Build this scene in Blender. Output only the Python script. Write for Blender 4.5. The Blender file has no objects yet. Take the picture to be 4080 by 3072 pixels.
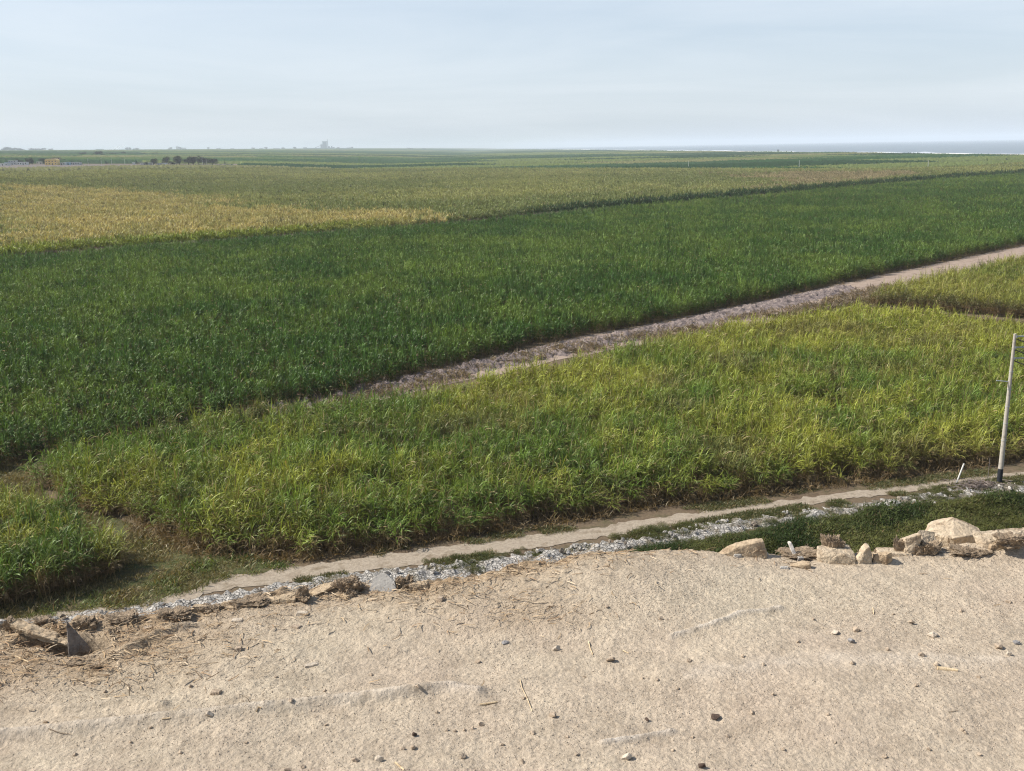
import bpy, bmesh, math, random
import numpy as np
from mathutils import Vector, Matrix, noise as mnoise

random.seed(7)
RNG = np.random.default_rng(11)
SC = bpy.context.scene
COL = SC.collection

# ------------------------------------------------------------------ camera
F, W, HT = 3900.0, 4080.0, 3072.0
CH = 24.0
PITCH = math.atan(950 / F)
ROLL = 0.0172
cp, sp = math.cos(PITCH), math.sin(PITCH)
r0 = Vector((1, 0, 0)); u0 = Vector((0, sp, cp)); fw = Vector((0, cp, -sp))
cr, sr = math.cos(ROLL), math.sin(ROLL)
RIGHT = r0 * cr - u0 * sr
UP = u0 * cr + r0 * sr
cam_d = bpy.data.cameras.new('camera')
cam_d.sensor_width = 36.0
cam_d.lens = 36.0 * F / W
cam_d.clip_start = 0.05
cam_d.clip_end = 80000
cam = bpy.data.objects.new('camera', cam_d)
COL.objects.link(cam)
m = Matrix((RIGHT, UP, -fw)).transposed().to_4x4()
m.translation = Vector((0, 0, CH))
cam.matrix_world = m
SC.camera = cam


def ray(px, py):
    return fw + RIGHT * ((px - W / 2) / F) + UP * ((HT / 2 - py) / F)


def P(px, py, z=0.0):
    d = ray(px, py)
    t = (z - CH) / d.z
    return Vector((d.x * t, d.y * t, z))


# ------------------------------------------------------------------ numpy noise
def _hash(ix, iy, seed):
    n = (ix.astype(np.int64) * 374761393 + iy.astype(np.int64) * 668265263 + seed * 974711) & 0x7fffffff
    n = ((n ^ (n >> 13)) * 1274126177) & 0x7fffffff
    n = n ^ (n >> 16)
    return (n & 0xffff) / 65535.0


def vnoise(x, y, seed=0):
    x = np.asarray(x, float); y = np.asarray(y, float)
    ix = np.floor(x); iy = np.floor(y)
    fx = x - ix; fy = y - iy
    fx = fx * fx * (3 - 2 * fx); fy = fy * fy * (3 - 2 * fy)
    a = _hash(ix, iy, seed); b = _hash(ix + 1, iy, seed)
    c = _hash(ix, iy + 1, seed); d = _hash(ix + 1, iy + 1, seed)
    return (a * (1 - fx) + b * fx) * (1 - fy) + (c * (1 - fx) + d * fx) * fy


def fbm(x, y, seed=0, octv=4, gain=0.5):
    t = 0; a = 1; s = 0
    for i in range(octv):
        t = t + a * vnoise(x * 2 ** i + i * 17.3, y * 2 ** i - i * 9.1, seed + i)
        s += a; a *= gain
    return t / s                       # 0..1


def sstep(a, b, x):
    t = np.clip((x - a) / (b - a), 0, 1)
    return t * t * (3 - 2 * t)


# ------------------------------------------------------------------ mesh helpers
def mesh_from(name, verts, faces):
    """verts (n,3) array, faces (m,k) array of one k"""
    v = np.ascontiguousarray(verts, dtype=np.float32)
    f = np.ascontiguousarray(faces, dtype=np.int32)
    me = bpy.data.meshes.new(name)
    me.vertices.add(len(v)); me.vertices.foreach_set('co', v.ravel())
    k = f.shape[1]
    me.loops.add(f.size); me.loops.foreach_set('vertex_index', f.ravel())
    me.polygons.add(len(f))
    me.polygons.foreach_set('loop_start', np.arange(0, f.size, k, dtype=np.int32))
    me.polygons.foreach_set('loop_total', np.full(len(f), k, dtype=np.int32))
    me.update(calc_edges=True)
    me.validate()
    return me


def link(name, me, mat=None, parent=None, smooth=False):
    o = bpy.data.objects.new(name, me)
    COL.objects.link(o)
    if mat is not None and len(me.materials) == 0:
        me.materials.append(mat)
    if parent is not None:
        o.parent = parent
    if smooth:
        me.polygons.foreach_set('use_smooth', np.ones(len(me.polygons), dtype=bool))
    return o


def tag(o, label=None, cat=None, group=None, kind=None):
    if label: o['label'] = label
    if cat: o['category'] = cat
    if group: o['group'] = group
    if kind: o['kind'] = kind
    return o


def empty(name, loc, rz=0.0):
    o = bpy.data.objects.new(name, None)
    COL.objects.link(o)
    o.location = loc; o.rotation_euler = (0, 0, rz)
    o.empty_display_size = 0.2
    return o


class MB:
    """collects boxes and tubes; build() links them as ONE mesh object"""
    def __init__(self): self.bm = bmesh.new()

    def box(self, cx, cy, cz, sx, sy, sz, rz=0.0):
        mt = Matrix.Translation((cx, cy, cz)) @ Matrix.Rotation(rz, 4, 'Z') @ Matrix.Diagonal((sx, sy, sz, 1))
        bmesh.ops.create_cube(self.bm, size=1.0, matrix=mt)
        return self

    def tube(self, a, b, ra, rb=None, n=10):
        rb = ra if rb is None else rb
        a = Vector(a); b = Vector(b); d = b - a
        mt = Matrix.Translation((a + b) / 2) @ d.to_track_quat('Z', 'Y').to_matrix().to_4x4()
        bmesh.ops.create_cone(self.bm, cap_ends=True, segments=n, radius1=ra, radius2=rb, depth=d.length, matrix=mt)
        return self

    def prism(self, poly, y0, y1):
        """closed polygon in x,z extruded from y0 to y1"""
        a = [self.bm.verts.new((x, y0, z)) for x, z in poly]
        b = [self.bm.verts.new((x, y1, z)) for x, z in poly]
        n = len(poly)
        self.bm.faces.new(a); self.bm.faces.new(b[::-1])
        for i in range(n):
            self.bm.faces.new((a[i], b[i], b[(i + 1) % n], a[(i + 1) % n]))
        return self

    def build(self, name, mat, parent=None):
        me = bpy.data.meshes.new(name)
        bmesh.ops.recalc_face_normals(self.bm, faces=self.bm.faces[:])
        self.bm.to_mesh(me); self.bm.free()
        return link(name, me, mat, parent)


# ------------------------------------------------------------------ materials
def lin(r, g, b):
    def c(v):
        v /= 255.0
        return v / 12.92 if v <= 0.04045 else ((v + 0.055) / 1.055) ** 2.4
    return (c(r), c(g), c(b), 1.0)


def new_mat(name):
    mt = bpy.data.materials.new(name)
    mt.use_nodes = True
    nt = mt.node_tree
    for n in list(nt.nodes): nt.nodes.remove(n)
    out = nt.nodes.new('ShaderNodeOutputMaterial')
    return mt, nt, out


def N(nt, t, **kw):
    n = nt.nodes.new(t)
    for k, v in kw.items():
        if k.startswith('i_'):
            n.inputs[k[2:].replace('_', ' ')].default_value = v
        else:
            setattr(n, k, v)
    return n


def ramp(nt, fac, stops):
    r = nt.nodes.new('ShaderNodeValToRGB')
    el = r.color_ramp.elements
    while len(el) < len(stops): el.new(0.5)
    for e, (p, c) in zip(el, stops):
        e.position = p
        e.color = c if len(c) == 4 else (*c, 1)
    nt.links.new(fac, r.inputs['Fac'])
    return r.outputs['Color']


def noise_tex(nt, vec, scale, detail=4, rough=0.6):
    n = N(nt, 'ShaderNodeTexNoise')
    n.inputs['Scale'].default_value = scale
    n.inputs['Detail'].default_value = detail
    n.inputs['Roughness'].default_value = rough
    if vec is not None: nt.links.new(vec, n.inputs['Vector'])
    return n.outputs['Fac']


def mixc(nt, fac, a, b, mode='MIX'):
    n = N(nt, 'ShaderNodeMix', data_type='RGBA', blend_type=mode)
    for s, v in (('Factor', fac), ('A', a), ('B', b)):
        sock = [i for i in n.inputs if i.name == s and i.enabled and (i.type == ('VALUE' if s == 'Factor' else 'RGBA'))][0]
        if hasattr(v, 'links'): nt.links.new(v, sock)
        else: sock.default_value = v
    return [o for o in n.outputs if o.type == 'RGBA'][0]


def earth(name, cols, scale, bump=0.0, bscale=None, rough=0.95, fine=None, finev=(0.75, 1.2)):
    """rough ground-like material: colour ramp on world-space noise, a finer value speckle, bump"""
    mt, nt, out = new_mat(name)
    geo = N(nt, 'ShaderNodeNewGeometry')
    pos = geo.outputs['Position']
    f = noise_tex(nt, pos, scale, 6, 0.65)
    n = len(cols)
    c = ramp(nt, f, [(0.3 + 0.4 * i / (n - 1), cols[i]) for i in range(n)])
    if fine:
        f2 = noise_tex(nt, pos, fine, 3, 0.7)
        v = ramp(nt, f2, [(0.3, (finev[0],) * 3), (0.7, (finev[1],) * 3)])
        c = mixc(nt, 1.0, c, v, 'MULTIPLY')
    b = N(nt, 'ShaderNodeBsdfPrincipled')
    nt.links.new(c, b.inputs['Base Color'])
    b.inputs['Roughness'].default_value = rough
    b.inputs['Specular IOR Level'].default_value = 0.15
    if bump:
        bp = N(nt, 'ShaderNodeBump')
        bp.inputs['Strength'].default_value = 1.0
        bp.inputs['Distance'].default_value = bump
        nt.links.new(noise_tex(nt, pos, bscale or scale * 4, 5, 0.65), bp.inputs['Height'])
        nt.links.new(bp.outputs['Normal'], b.inputs['Normal'])
    nt.links.new(b.outputs['BSDF'], out.inputs['Surface'])
    return mt


def plain(name, col, rough=0.7, var=0.15, scale=3.0, metal=0.0):
    lo = tuple(max(0, c * (1 - var)) for c in col[:3]) + (1,)
    hi = tuple(min(1, c * (1 + var)) for c in col[:3]) + (1,)
    mt = earth(name, [lo, hi], scale, rough=rough)
    return mt


def leaf_mat(name, dry=(0.30, 0.20, 0.10), trans=0.35, inst=True, base=(0.06, 0.11, 0.02), gloss=0.025):
    """foliage: colour given to each plant (instance attribute 'tint'), leaf to leaf change stored in the mesh ('leaf': r = lightness, g = how dry)"""
    mt, nt, out = new_mat(name)
    la = N(nt, 'ShaderNodeAttribute', attribute_name='leaf')
    sep = N(nt, 'ShaderNodeSeparateColor')
    nt.links.new(la.outputs['Color'], sep.inputs['Color'])
    if inst:
        ta = N(nt, 'ShaderNodeAttribute', attribute_name='tint', attribute_type='INSTANCER')
        c0 = ta.outputs['Color']
    else:
        rgb = N(nt, 'ShaderNodeRGB'); rgb.outputs[0].default_value = (*base, 1)
        c0 = rgb.outputs[0]
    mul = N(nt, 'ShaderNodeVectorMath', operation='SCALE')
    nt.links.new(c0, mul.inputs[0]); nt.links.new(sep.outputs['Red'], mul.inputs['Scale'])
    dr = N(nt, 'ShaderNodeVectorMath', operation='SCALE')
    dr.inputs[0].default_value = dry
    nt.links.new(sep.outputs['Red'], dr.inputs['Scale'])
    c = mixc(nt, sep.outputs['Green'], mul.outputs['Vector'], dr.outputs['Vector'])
    d = N(nt, 'ShaderNodeBsdfDiffuse'); nt.links.new(c, d.inputs['Color'])
    tcol = N(nt, 'ShaderNodeVectorMath', operation='MULTIPLY'); tcol.inputs[1].default_value = (1.35, 1.25, 0.6)
    nt.links.new(c, tcol.inputs[0])
    t = N(nt, 'ShaderNodeBsdfTranslucent'); nt.links.new(tcol.outputs[0], t.inputs['Color'])
    g = N(nt, 'ShaderNodeBsdfGlossy'); g.inputs['Roughness'].default_value = 0.45
    g.inputs['Color'].default_value = (0.9, 0.95, 0.8, 1)
    m1 = N(nt, 'ShaderNodeMixShader'); m1.inputs[0].default_value = trans
    nt.links.new(d.outputs[0], m1.inputs[1]); nt.links.new(t.outputs[0], m1.inputs[2])
    m2 = N(nt, 'ShaderNodeMixShader'); m2.inputs[0].default_value = gloss
    nt.links.new(m1.outputs[0], m2.inputs[1]); nt.links.new(g.outputs[0], m2.inputs[2])
    nt.links.new(m2.outputs[0], out.inputs['Surface'])
    return mt


# ------------------------------------------------------------------ terrain of the plain (rises gently inland, to the left)
def terr(x, y):
    u = np.maximum(0.0, -np.asarray(x, float) - 170.0)
    return 60.0 * (1 - np.exp(-u / 1600.0)) * sstep(0, 120, u)


def coast(y):
    return 890.0 - 0.062 * np.asarray(y, float)


def PT(px, py, dz=0.0):
    """where the sight line meets the plain"""
    d = ray(px, py)
    t = 20.0
    prev = t
    while t < 20000:
        z = CH + d.z * t
        if z <= float(terr(d.x * t, d.y * t)) + dz: break
        prev = t; t *= 1.01
    lo, hi = prev, t
    for _ in range(30):
        mid = (lo + hi) / 2
        if CH + d.z * mid <= float(terr(d.x * mid, d.y * mid)) + dz: hi = mid
        else: lo = mid
    return Vector((d.x * hi, d.y * hi, float(terr(d.x * hi, d.y * hi))))


def AT(px, r):
    """point on the plain at range r in the direction of column px near the horizon"""
    d = ray(px, 600)
    h = math.hypot(d.x, d.y)
    x, y = d.x / h * r, d.y / h * r
    return Vector((x, y, float(terr(x, y))))


# ------------------------------------------------------------------ sky, sun
SUN_AZ, SUN_EL = math.radians(-86), math.radians(43)
w = bpy.data.worlds.new('World'); SC.world = w
w.use_nodes = True
nt = w.node_tree
for n in list(nt.nodes): nt.nodes.remove(n)
wo = nt.nodes.new('ShaderNodeOutputWorld')
bg = nt.nodes.new('ShaderNodeBackground')
sky = N(nt, 'ShaderNodeTexSky', sky_type='NISHITA')
sky.sun_disc = False
sky.sun_elevation = SUN_EL; sky.sun_rotation = SUN_AZ
sky.air_density = 1.0; sky.dust_density = 1.2; sky.ozone_density = 2.5
tc = N(nt, 'ShaderNodeTexCoord')
sx = N(nt, 'ShaderNodeSeparateXYZ'); nt.links.new(tc.outputs['Generated'], sx.inputs[0])
az = N(nt, 'ShaderNodeMath', operation='ARCTAN2')
nt.links.new(sx.outputs['X'], az.inputs[0]); nt.links.new(sx.outputs['Y'], az.inputs[1])
cb = N(nt, 'ShaderNodeCombineXYZ')
zz = N(nt, 'ShaderNodeMath', operation='MULTIPLY'); zz.inputs[1].default_value = 9.0
nt.links.new(sx.outputs['Z'], zz.inputs[0])
sh = N(nt, 'ShaderNodeMath', operation='MULTIPLY_ADD'); sh.inputs[1].default_value = 2.2
nt.links.new(az.outputs[0], sh.inputs[2]); nt.links.new(sx.outputs['Z'], sh.inputs[0])
nt.links.new(sh.outputs[0], cb.inputs['X']); nt.links.new(zz.outputs[0], cb.inputs['Y'])
cn = N(nt, 'ShaderNodeTexNoise')
cn.inputs['Scale'].default_value = 1.9; cn.inputs['Detail'].default_value = 7; cn.inputs['Roughness'].default_value = 0.55
cn.inputs['Distortion'].default_value = 0.6
nt.links.new(cb.outputs[0], cn.inputs['Vector'])
cfac = ramp(nt, cn.outputs['Fac'], [(0.36, (0, 0, 0)), (0.80, (0.8, 0.8, 0.8))])
# a thin veil of cloud over the blue
low = ramp(nt, sx.outputs['Z'], [(0.0, (0.70,) * 3), (0.14, (0.62,) * 3), (0.45, (0.10,) * 3)])
veil = mixc(nt, low, sky.outputs[0], (5.45, 6.2, 7.1, 1))
thin = N(nt, 'ShaderNodeMath', operation='MULTIPLY')
nt.links.new(cfac, thin.inputs[0]); nt.links.new(low, thin.inputs[1])
skyc = mixc(nt, thin.outputs[0], veil, (7.5, 7.85, 8.2, 1))
nt.links.new(skyc, bg.inputs['Color'])
bg.inputs['Strength'].default_value = 0.10
nt.links.new(bg.outputs[0], wo.inputs['Surface'])

sd = bpy.data.lights.new('sun', 'SUN')
sd.energy = 4.9; sd.angle = math.radians(0.5); sd.color = (1.0, 0.955, 0.89)
so = bpy.data.objects.new('sun', sd); COL.objects.link(so)
tosun = Vector((math.sin(SUN_AZ) * math.cos(SUN_EL), math.cos(SUN_AZ) * math.cos(SUN_EL), math.sin(SUN_EL)))
so.rotation_euler = tosun.to_track_quat('Z', 'Y').to_euler()
so.location = (0, 0, 200)

SC.view_settings.view_transform = 'Standard'
SC.view_settings.look = 'None'
SC.view_settings.exposure = 0.42
SC.view_settings.gamma = 1.0

# ------------------------------------------------------------------ geometry-node scatter for uncountable plants
def scatter(name, protos, pts, rot, scl, idx, tint, label, cat=None):
    """one object: plant meshes set out on points (stuff)"""
    coll = bpy.data.collections.new(name + '_source')
    for i, me in enumerate(protos):
        o = bpy.data.objects.new(f'{name}_source_{i:02d}', me)
        coll.objects.link(o)
    n = len(pts)
    me = bpy.data.meshes.new(name)
    me.vertices.add(n); me.vertices.foreach_set('co', np.ascontiguousarray(pts, np.float32).ravel())
    a = me.attributes.new('rot', 'FLOAT_VECTOR', 'POINT'); a.data.foreach_set('vector', np.ascontiguousarray(rot, np.float32).ravel())
    a = me.attributes.new('scl', 'FLOAT_VECTOR', 'POINT'); a.data.foreach_set('vector', np.ascontiguousarray(scl, np.float32).ravel())
    a = me.attributes.new('idx', 'INT', 'POINT'); a.data.foreach_set('value', np.ascontiguousarray(idx, np.int32))
    t4 = np.ones((n, 4), np.float32); t4[:, :3] = tint
    a = me.attributes.new('tint', 'FLOAT_COLOR', 'POINT'); a.data.foreach_set('color', t4.ravel())
    o = bpy.data.objects.new(name, me); COL.objects.link(o)
    tag(o, label, cat, kind='stuff')
    g = bpy.data.node_groups.new(name + '_nodes', 'GeometryNodeTree')
    g.interface.new_socket('Geometry', in_out='INPUT', socket_type='NodeSocketGeometry')
    g.interface.new_socket('Geometry', in_out='OUTPUT', socket_type='NodeSocketGeometry')
    gi = g.nodes.new('NodeGroupInput'); go = g.nodes.new('NodeGroupOutput')
    ip = g.nodes.new('GeometryNodeInstanceOnPoints')
    ci = g.nodes.new('GeometryNodeCollectionInfo')
    ci.inputs['Collection'].default_value = coll
    ci.inputs['Separate Children'].default_value = True
    ci.inputs['Reset Children'].default_value = True
    ip.inputs['Pick Instance'].default_value = True
    for nm, ty, so_ in (('rot', 'FLOAT_VECTOR', 'Rotation'), ('scl', 'FLOAT_VECTOR', 'Scale'), ('idx', 'INT', 'Instance Index')):
        na = g.nodes.new('GeometryNodeInputNamedAttribute'); na.data_type = ty
        na.inputs['Name'].default_value = nm
        g.links.new([s for s in na.outputs if s.enabled][0], ip.inputs[so_])
    g.links.new(gi.outputs[0], ip.inputs['Points'])
    g.links.new(ci.outputs[0], ip.inputs['Instance'])
    g.links.new(ip.outputs[0], go.inputs[0])
    md = o.modifiers.new('plants', 'NODES'); md.node_group = g
    return o


def strips(leaves):
    """leaves: list of (points list, widths, side vectors, r, g) -> verts, faces, attribute"""
    V, Fc, A = [], [], []
    for pts, wid, side, r, g in leaves:
        b = len(V)
        for p, w_, s in zip(pts, wid, side):
            V.append(p - s * (w_ / 2)); V.append(p + s * (w_ / 2))
            A += [(r, g, 0, 1), (r, g, 0, 1)]
        for i in range(len(pts) - 1):
            Fc.append((b + 2 * i, b + 2 * i + 1, b + 2 * i + 3, b + 2 * i + 2))
    return np.array([tuple(v) for v in V], np.float32), np.array(Fc, np.int32), np.array(A, np.float32)


def leaf_mesh(name, leaves, mat):
    V, Fc, A = strips(leaves)
    me = mesh_from(name, V, Fc)
    a = me.attributes.new('leaf', 'FLOAT_COLOR', 'POINT'); a.data.foreach_set('color', A.ravel())
    me.materials.append(mat)
    return me


def blade(rg, base, az, el, L, w_, bend, seg, r, g, tw=0.0):
    """one arching leaf"""
    pts, wid, side = [], [], []
    p = Vector(base); e = el
    s0 = Vector((-math.sin(az), math.cos(az), 0))
    for i in range(seg + 1):
        t = i / seg
        pts.append(p.copy())
        wid.append(w_ * (0.55 + 0.9 * t if t < 0.5 else 1.0) * (1 - max(0, t - 0.55) / 0.47 * 0.95))
        d = Vector((math.cos(az) * math.cos(e), math.sin(az) * math.cos(e), math.sin(e)))
        up = d.cross(s0)
        a = tw * t + 0.25
        side.append((s0 * math.cos(a) + up * math.sin(a)).normalized())
        p = p + d * (L / seg)
        e -= bend * (0.35 + 1.3 * t) / seg
    return (pts, wid, side, r, g)


def cane_clump(seed, stalks, leaves, H, spread, seg, wleaf, Lr, dryn, mat, name, low=0.58):
    rg = random.Random(seed)
    out = []
    for s in range(stalks):
        a = rg.uniform(0, 6.283); rr = spread * math.sqrt(rg.random())
        bx, by = rr * math.cos(a), rr * math.sin(a)
        h = H * rg.uniform(0.66, 1.05)
        lean = rg.uniform(0, 0.16); la = rg.uniform(0, 6.283)
        tx, ty = bx + h * lean * math.cos(la), by + h * lean * math.sin(la)
        # stalk as a narrow strip
        if seg > 2:
            pts = [Vector((bx, by, 0)), Vector(((bx + tx) / 2, (by + ty) / 2, h * 0.45)), Vector((tx, ty, h * 0.8))]
            for q in (0, 1.57):
                sd_ = Vector((math.cos(q + a), math.sin(q + a), 0))
                out.append((pts, [0.045, 0.04, 0.03], [sd_] * 3, rg.uniform(0.6, 1.1), rg.uniform(0.45, 0.9)))
        spear = rg.random() < 0.45
        for k in range(leaves):
            t = (k + rg.random()) / leaves
            hb = h * (low + (0.94 - low) * t ** 0.8)
            f = hb / h
            base = (bx + (tx - bx) * f, by + (ty - by) * f, hb)
            up = spear and t > 0.8
            el = rg.uniform(1.2, 1.5) if up else rg.uniform(0.35, 1.25)
            L = rg.uniform(*Lr) * (1.0 if up else rg.uniform(0.6, 1.0))
            bend = rg.uniform(0.2, 0.9) if up else rg.uniform(1.5, 3.0)
            g = 0.0
            if t < 0.25 and seg > 3: g = rg.choice((0, 0.2, 0.6, 0.9))
            elif rg.random() < (0.08 if seg > 3 else 0.04): g = rg.uniform(0.3, 0.9)
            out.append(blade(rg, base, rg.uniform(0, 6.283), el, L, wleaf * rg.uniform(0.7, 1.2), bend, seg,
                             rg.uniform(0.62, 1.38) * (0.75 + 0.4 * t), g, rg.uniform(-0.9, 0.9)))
        for k in range(dryn):
            hb = h * rg.uniform(0.08, 0.5)
            f = hb / h
            base = (bx + (tx - bx) * f, by + (ty - by) * f, hb)
            out.append(blade(rg, base, rg.uniform(0, 6.283), rg.uniform(0.1, 1.0), rg.uniform(0.5, 1.0) * Lr[1] * 0.75, wleaf * 0.7,
                             rg.uniform(1.5, 3.2), max(2, seg - 1), rg.uniform(0.45, 1.2), rg.uniform(0.75, 1.0), rg.uniform(-1, 1)))
    return leaf_mesh(name, out, mat)


def in_poly(x, y, poly):
    c = np.zeros(len(x), bool)
    n = len(poly)
    for i in range(n):
        x1, y1 = poly[i]; x2, y2 = poly[(i + 1) % n]
        if y1 == y2: continue
        k = ((y1 > y) != (y2 > y)) & (x < (x2 - x1) * (y - y1) / (y2 - y1) + x1)
        c ^= k
    return c


def jgrid(poly, step, jit=0.85, rotdeg=43, margin=6.0, half=0.555):
    """jittered grid inside a polygon, kept to what the view and a step aside can show"""
    a = math.radians(rotdeg)
    p = np.array(poly)
    u = p[:, 0] * math.cos(a) + p[:, 1] * math.sin(a); v = -p[:, 0] * math.sin(a) + p[:, 1] * math.cos(a)
    U, Vv = np.meshgrid(np.arange(u.min(), u.max() + step, step), np.arange(v.min(), v.max() + step, step))
    U = U.ravel() + (RNG.random(U.size) - 0.5) * step * jit * 1.2
    Vv = Vv.ravel() + (RNG.random(Vv.size) - 0.5) * step * jit * 1.2
    x = U * math.cos(a) - Vv * math.sin(a); y = U * math.sin(a) + Vv * math.cos(a)
    k = np.abs(x) < half * y + margin
    x, y = x[k], y[k]
    k = in_poly(x, y, [tuple(q) for q in poly])
    return x[k], y[k]


def dist_poly(x, y, pl):
    """distance to an open polyline"""
    d = np.full(len(x), 1e9)
    for (x1, y1), (x2, y2) in zip(pl[:-1], pl[1:]):
        dx, dy = x2 - x1, y2 - y1
        t = np.clip(((x - x1) * dx + (y - y1) * dy) / (dx * dx + dy * dy), 0, 1)
        d = np.minimum(d, np.hypot(x - x1 - t * dx, y - y1 - t * dy))
    return d


K = 4080 / 2212.0
def GP(pts, z=0.0):
    return [tuple(P(x * K, y * K, z).xy) for x, y in pts]


def px_scale(q):
    return (Vector(q) - Vector((0, 0, CH))).length / F

# ================================================================== THE SETTING
M_soil = earth('field_soil', [(0.10, 0.07, 0.045), (0.15, 0.11, 0.07), (0.09, 0.08, 0.04)], 0.6, bump=0.06, bscale=3.0, fine=5.0)

# ground: one sheet out to the horizon
na, nr = 720, 190
ang = np.linspace(0, 2 * np.pi, na, endpoint=False)
rad = np.concatenate([[0.0], np.geomspace(6, 26000, nr)])
R_, A_ = np.meshgrid(rad, ang, indexing='ij')
gx, gy = R_ * np.cos(A_), R_ * np.sin(A_)
gzz = terr(gx, gy) - 5.0 * sstep(0, 45, gx - coast(gy))
ii, jj = np.meshgrid(np.arange(nr), np.arange(na), indexing='ij')
j2 = (jj + 1) % na
fq = np.stack([ii * na + jj, ii * na + j2, (ii + 1) * na + j2, (ii + 1) * na + jj], -1).reshape(-1, 4)
tag(link('ground', mesh_from('ground', np.stack([gx, gy, gzz], -1).reshape(-1, 3), fq[:, ::-1]), M_soil), kind='structure')


def ribbon(name, a, b, z, mat, n=60, rag=0.0, seed=1, kind='structure', cols=2, lump=0.0, lf=0.9):
    """sheet between two polylines (same number of points)"""
    def res(pl):
        p = np.array(pl, float); s = np.concatenate([[0], np.cumsum(np.hypot(*np.diff(p, axis=0).T))])
        t = np.linspace(0, s[-1], n)
        return np.stack([np.interp(t, s, p[:, 0]), np.interp(t, s, p[:, 1])], -1)
    A, B = res(a), res(b)
    if rag:
        t = np.arange(n)
        d = B - A; d /= np.maximum(1e-6, np.hypot(d[:, 0], d[:, 1]))[:, None]
        A = A + d * ((fbm(t * 0.35, t * 0, seed, 3) - 0.5) * 2 * rag)[:, None]
        B = B + d * ((fbm(t * 0.35, t * 0 + 5, seed + 9, 3) - 0.5) * 2 * rag)[:, None]
    u = np.linspace(0, 1, cols)[None, :, None]
    G = A[:, None] * (1 - u) + B[:, None] * u
    Z = np.full(G.shape[:2], z) + terr(G[..., 0], G[..., 1])
    if lump:
        edge = np.sin(np.pi * np.clip(u[..., 0], 0, 1))
        Z = Z + lump * edge * (fbm(G[..., 0] * lf, G[..., 1] * lf, seed, 4) ** 1.5 * 1.6)
    V = np.concatenate([G, Z[..., None]], -1).reshape(-1, 3)
    i_, j_ = np.meshgrid(np.arange(n - 1), np.arange(cols - 1), indexing='ij')
    fc = np.stack([i_ * cols + j_, (i_ + 1) * cols + j_, (i_ + 1) * cols + j_ + 1, i_ * cols + j_ + 1], -1).reshape(-1, 4)
    return tag(link(name, mesh_from(name, V, fc), mat), kind=kind)


def sheet(name, poly, z, mat, kind='structure', step=1.0, rag=0.0):
    """flat patch with an uneven outline"""
    p = []
    n = len(poly)
    for i in range(n):
        a = Vector(poly[i]); b = Vector(poly[(i + 1) % n])
        k = max(1, int((b - a).length / step))
        for q in range(k):
            c = a.lerp(b, q / k)
            s = (fbm(np.array([c.x * 0.6]), np.array([c.y * 0.6]), 3, 3)[0] - 0.5) * 2 * rag
            t = (b - a).normalized()
            p.append((c.x - t.y * s, c.y + t.x * s, z))
    me = bpy.data.meshes.new(name)
    bm = bmesh.new()
    f = bm.faces.new([bm.verts.new(v) for v in p])
    bmesh.ops.triangulate(bm, faces=[f])
    bmesh.ops.recalc_face_normals(bm, faces=bm.faces[:])
    for f in bm.faces:
        if f.normal.z < 0: f.normal_flip()
    bm.to_mesh(me); bm.free()
    return tag(link(name, me, mat), kind=kind)


# ---- sea, beach, surf
mt, nt, out = new_mat('sea_water')
b = N(nt, 'ShaderNodeBsdfPrincipled')
b.inputs['Base Color'].default_value = (0.16, 0.195, 0.215, 1); b.inputs['Roughness'].default_value = 0.35
b.inputs['IOR'].default_value = 1.33
geo = N(nt, 'ShaderNodeNewGeometry')
bp = N(nt, 'ShaderNodeBump'); bp.inputs['Strength'].default_value = 1.0; bp.inputs['Distance'].default_value = 1.2
nt.links.new(noise_tex(nt, geo.outputs['Position'], 0.05, 5, 0.6), bp.inputs['Height'])
nt.links.new(bp.outputs[0], b.inputs['Normal'])
nt.links.new(b.outputs[0], out.inputs[0])
M_sea = mt
ys = np.concatenate([np.linspace(-12000, 0, 8), np.geomspace(200, 27000, 60)])
V = []
for y in ys:
    c = float(coast(y))
    V += [(c - 25, y, -0.8), (26000, y, -0.8)]
fc = [(2 * i, 2 * i + 1, 2 * i + 3, 2 * i + 2) for i in range(len(ys) - 1)]
tag(link('sea', mesh_from('sea', np.array(V), np.array(fc)), M_sea), kind='structure')
M_beach = earth('beach_sand', [lin(150, 130, 108), lin(176, 158, 132), lin(120, 112, 90)], 0.02)
V = []
ys = np.geomspace(300, 16000, 160)
for i, y in enumerate(ys):
    c = float(coast(y)); wv = 55 + 45 * float(vnoise(np.array([i * 0.23]), np.array([2.0]), 5)[0])
    V += [(c - wv - 20, y, 0.25), (c - 22, y, 0.6), (c + 14, y, -1.3)]
fc = []
for i in range(len(ys) - 1):
    for k in (0, 1): fc.append((3 * i + k, 3 * i + k + 1, 3 * i + k + 4, 3 * i + k + 3))
tag(link('beach', mesh_from('beach', np.array(V), np.array(fc)), M_beach), kind='structure')
M_foam = plain('surf_foam', (0.85, 0.87, 0.88), 0.8, 0.06, 0.05)
V, fc = [], []
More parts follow.
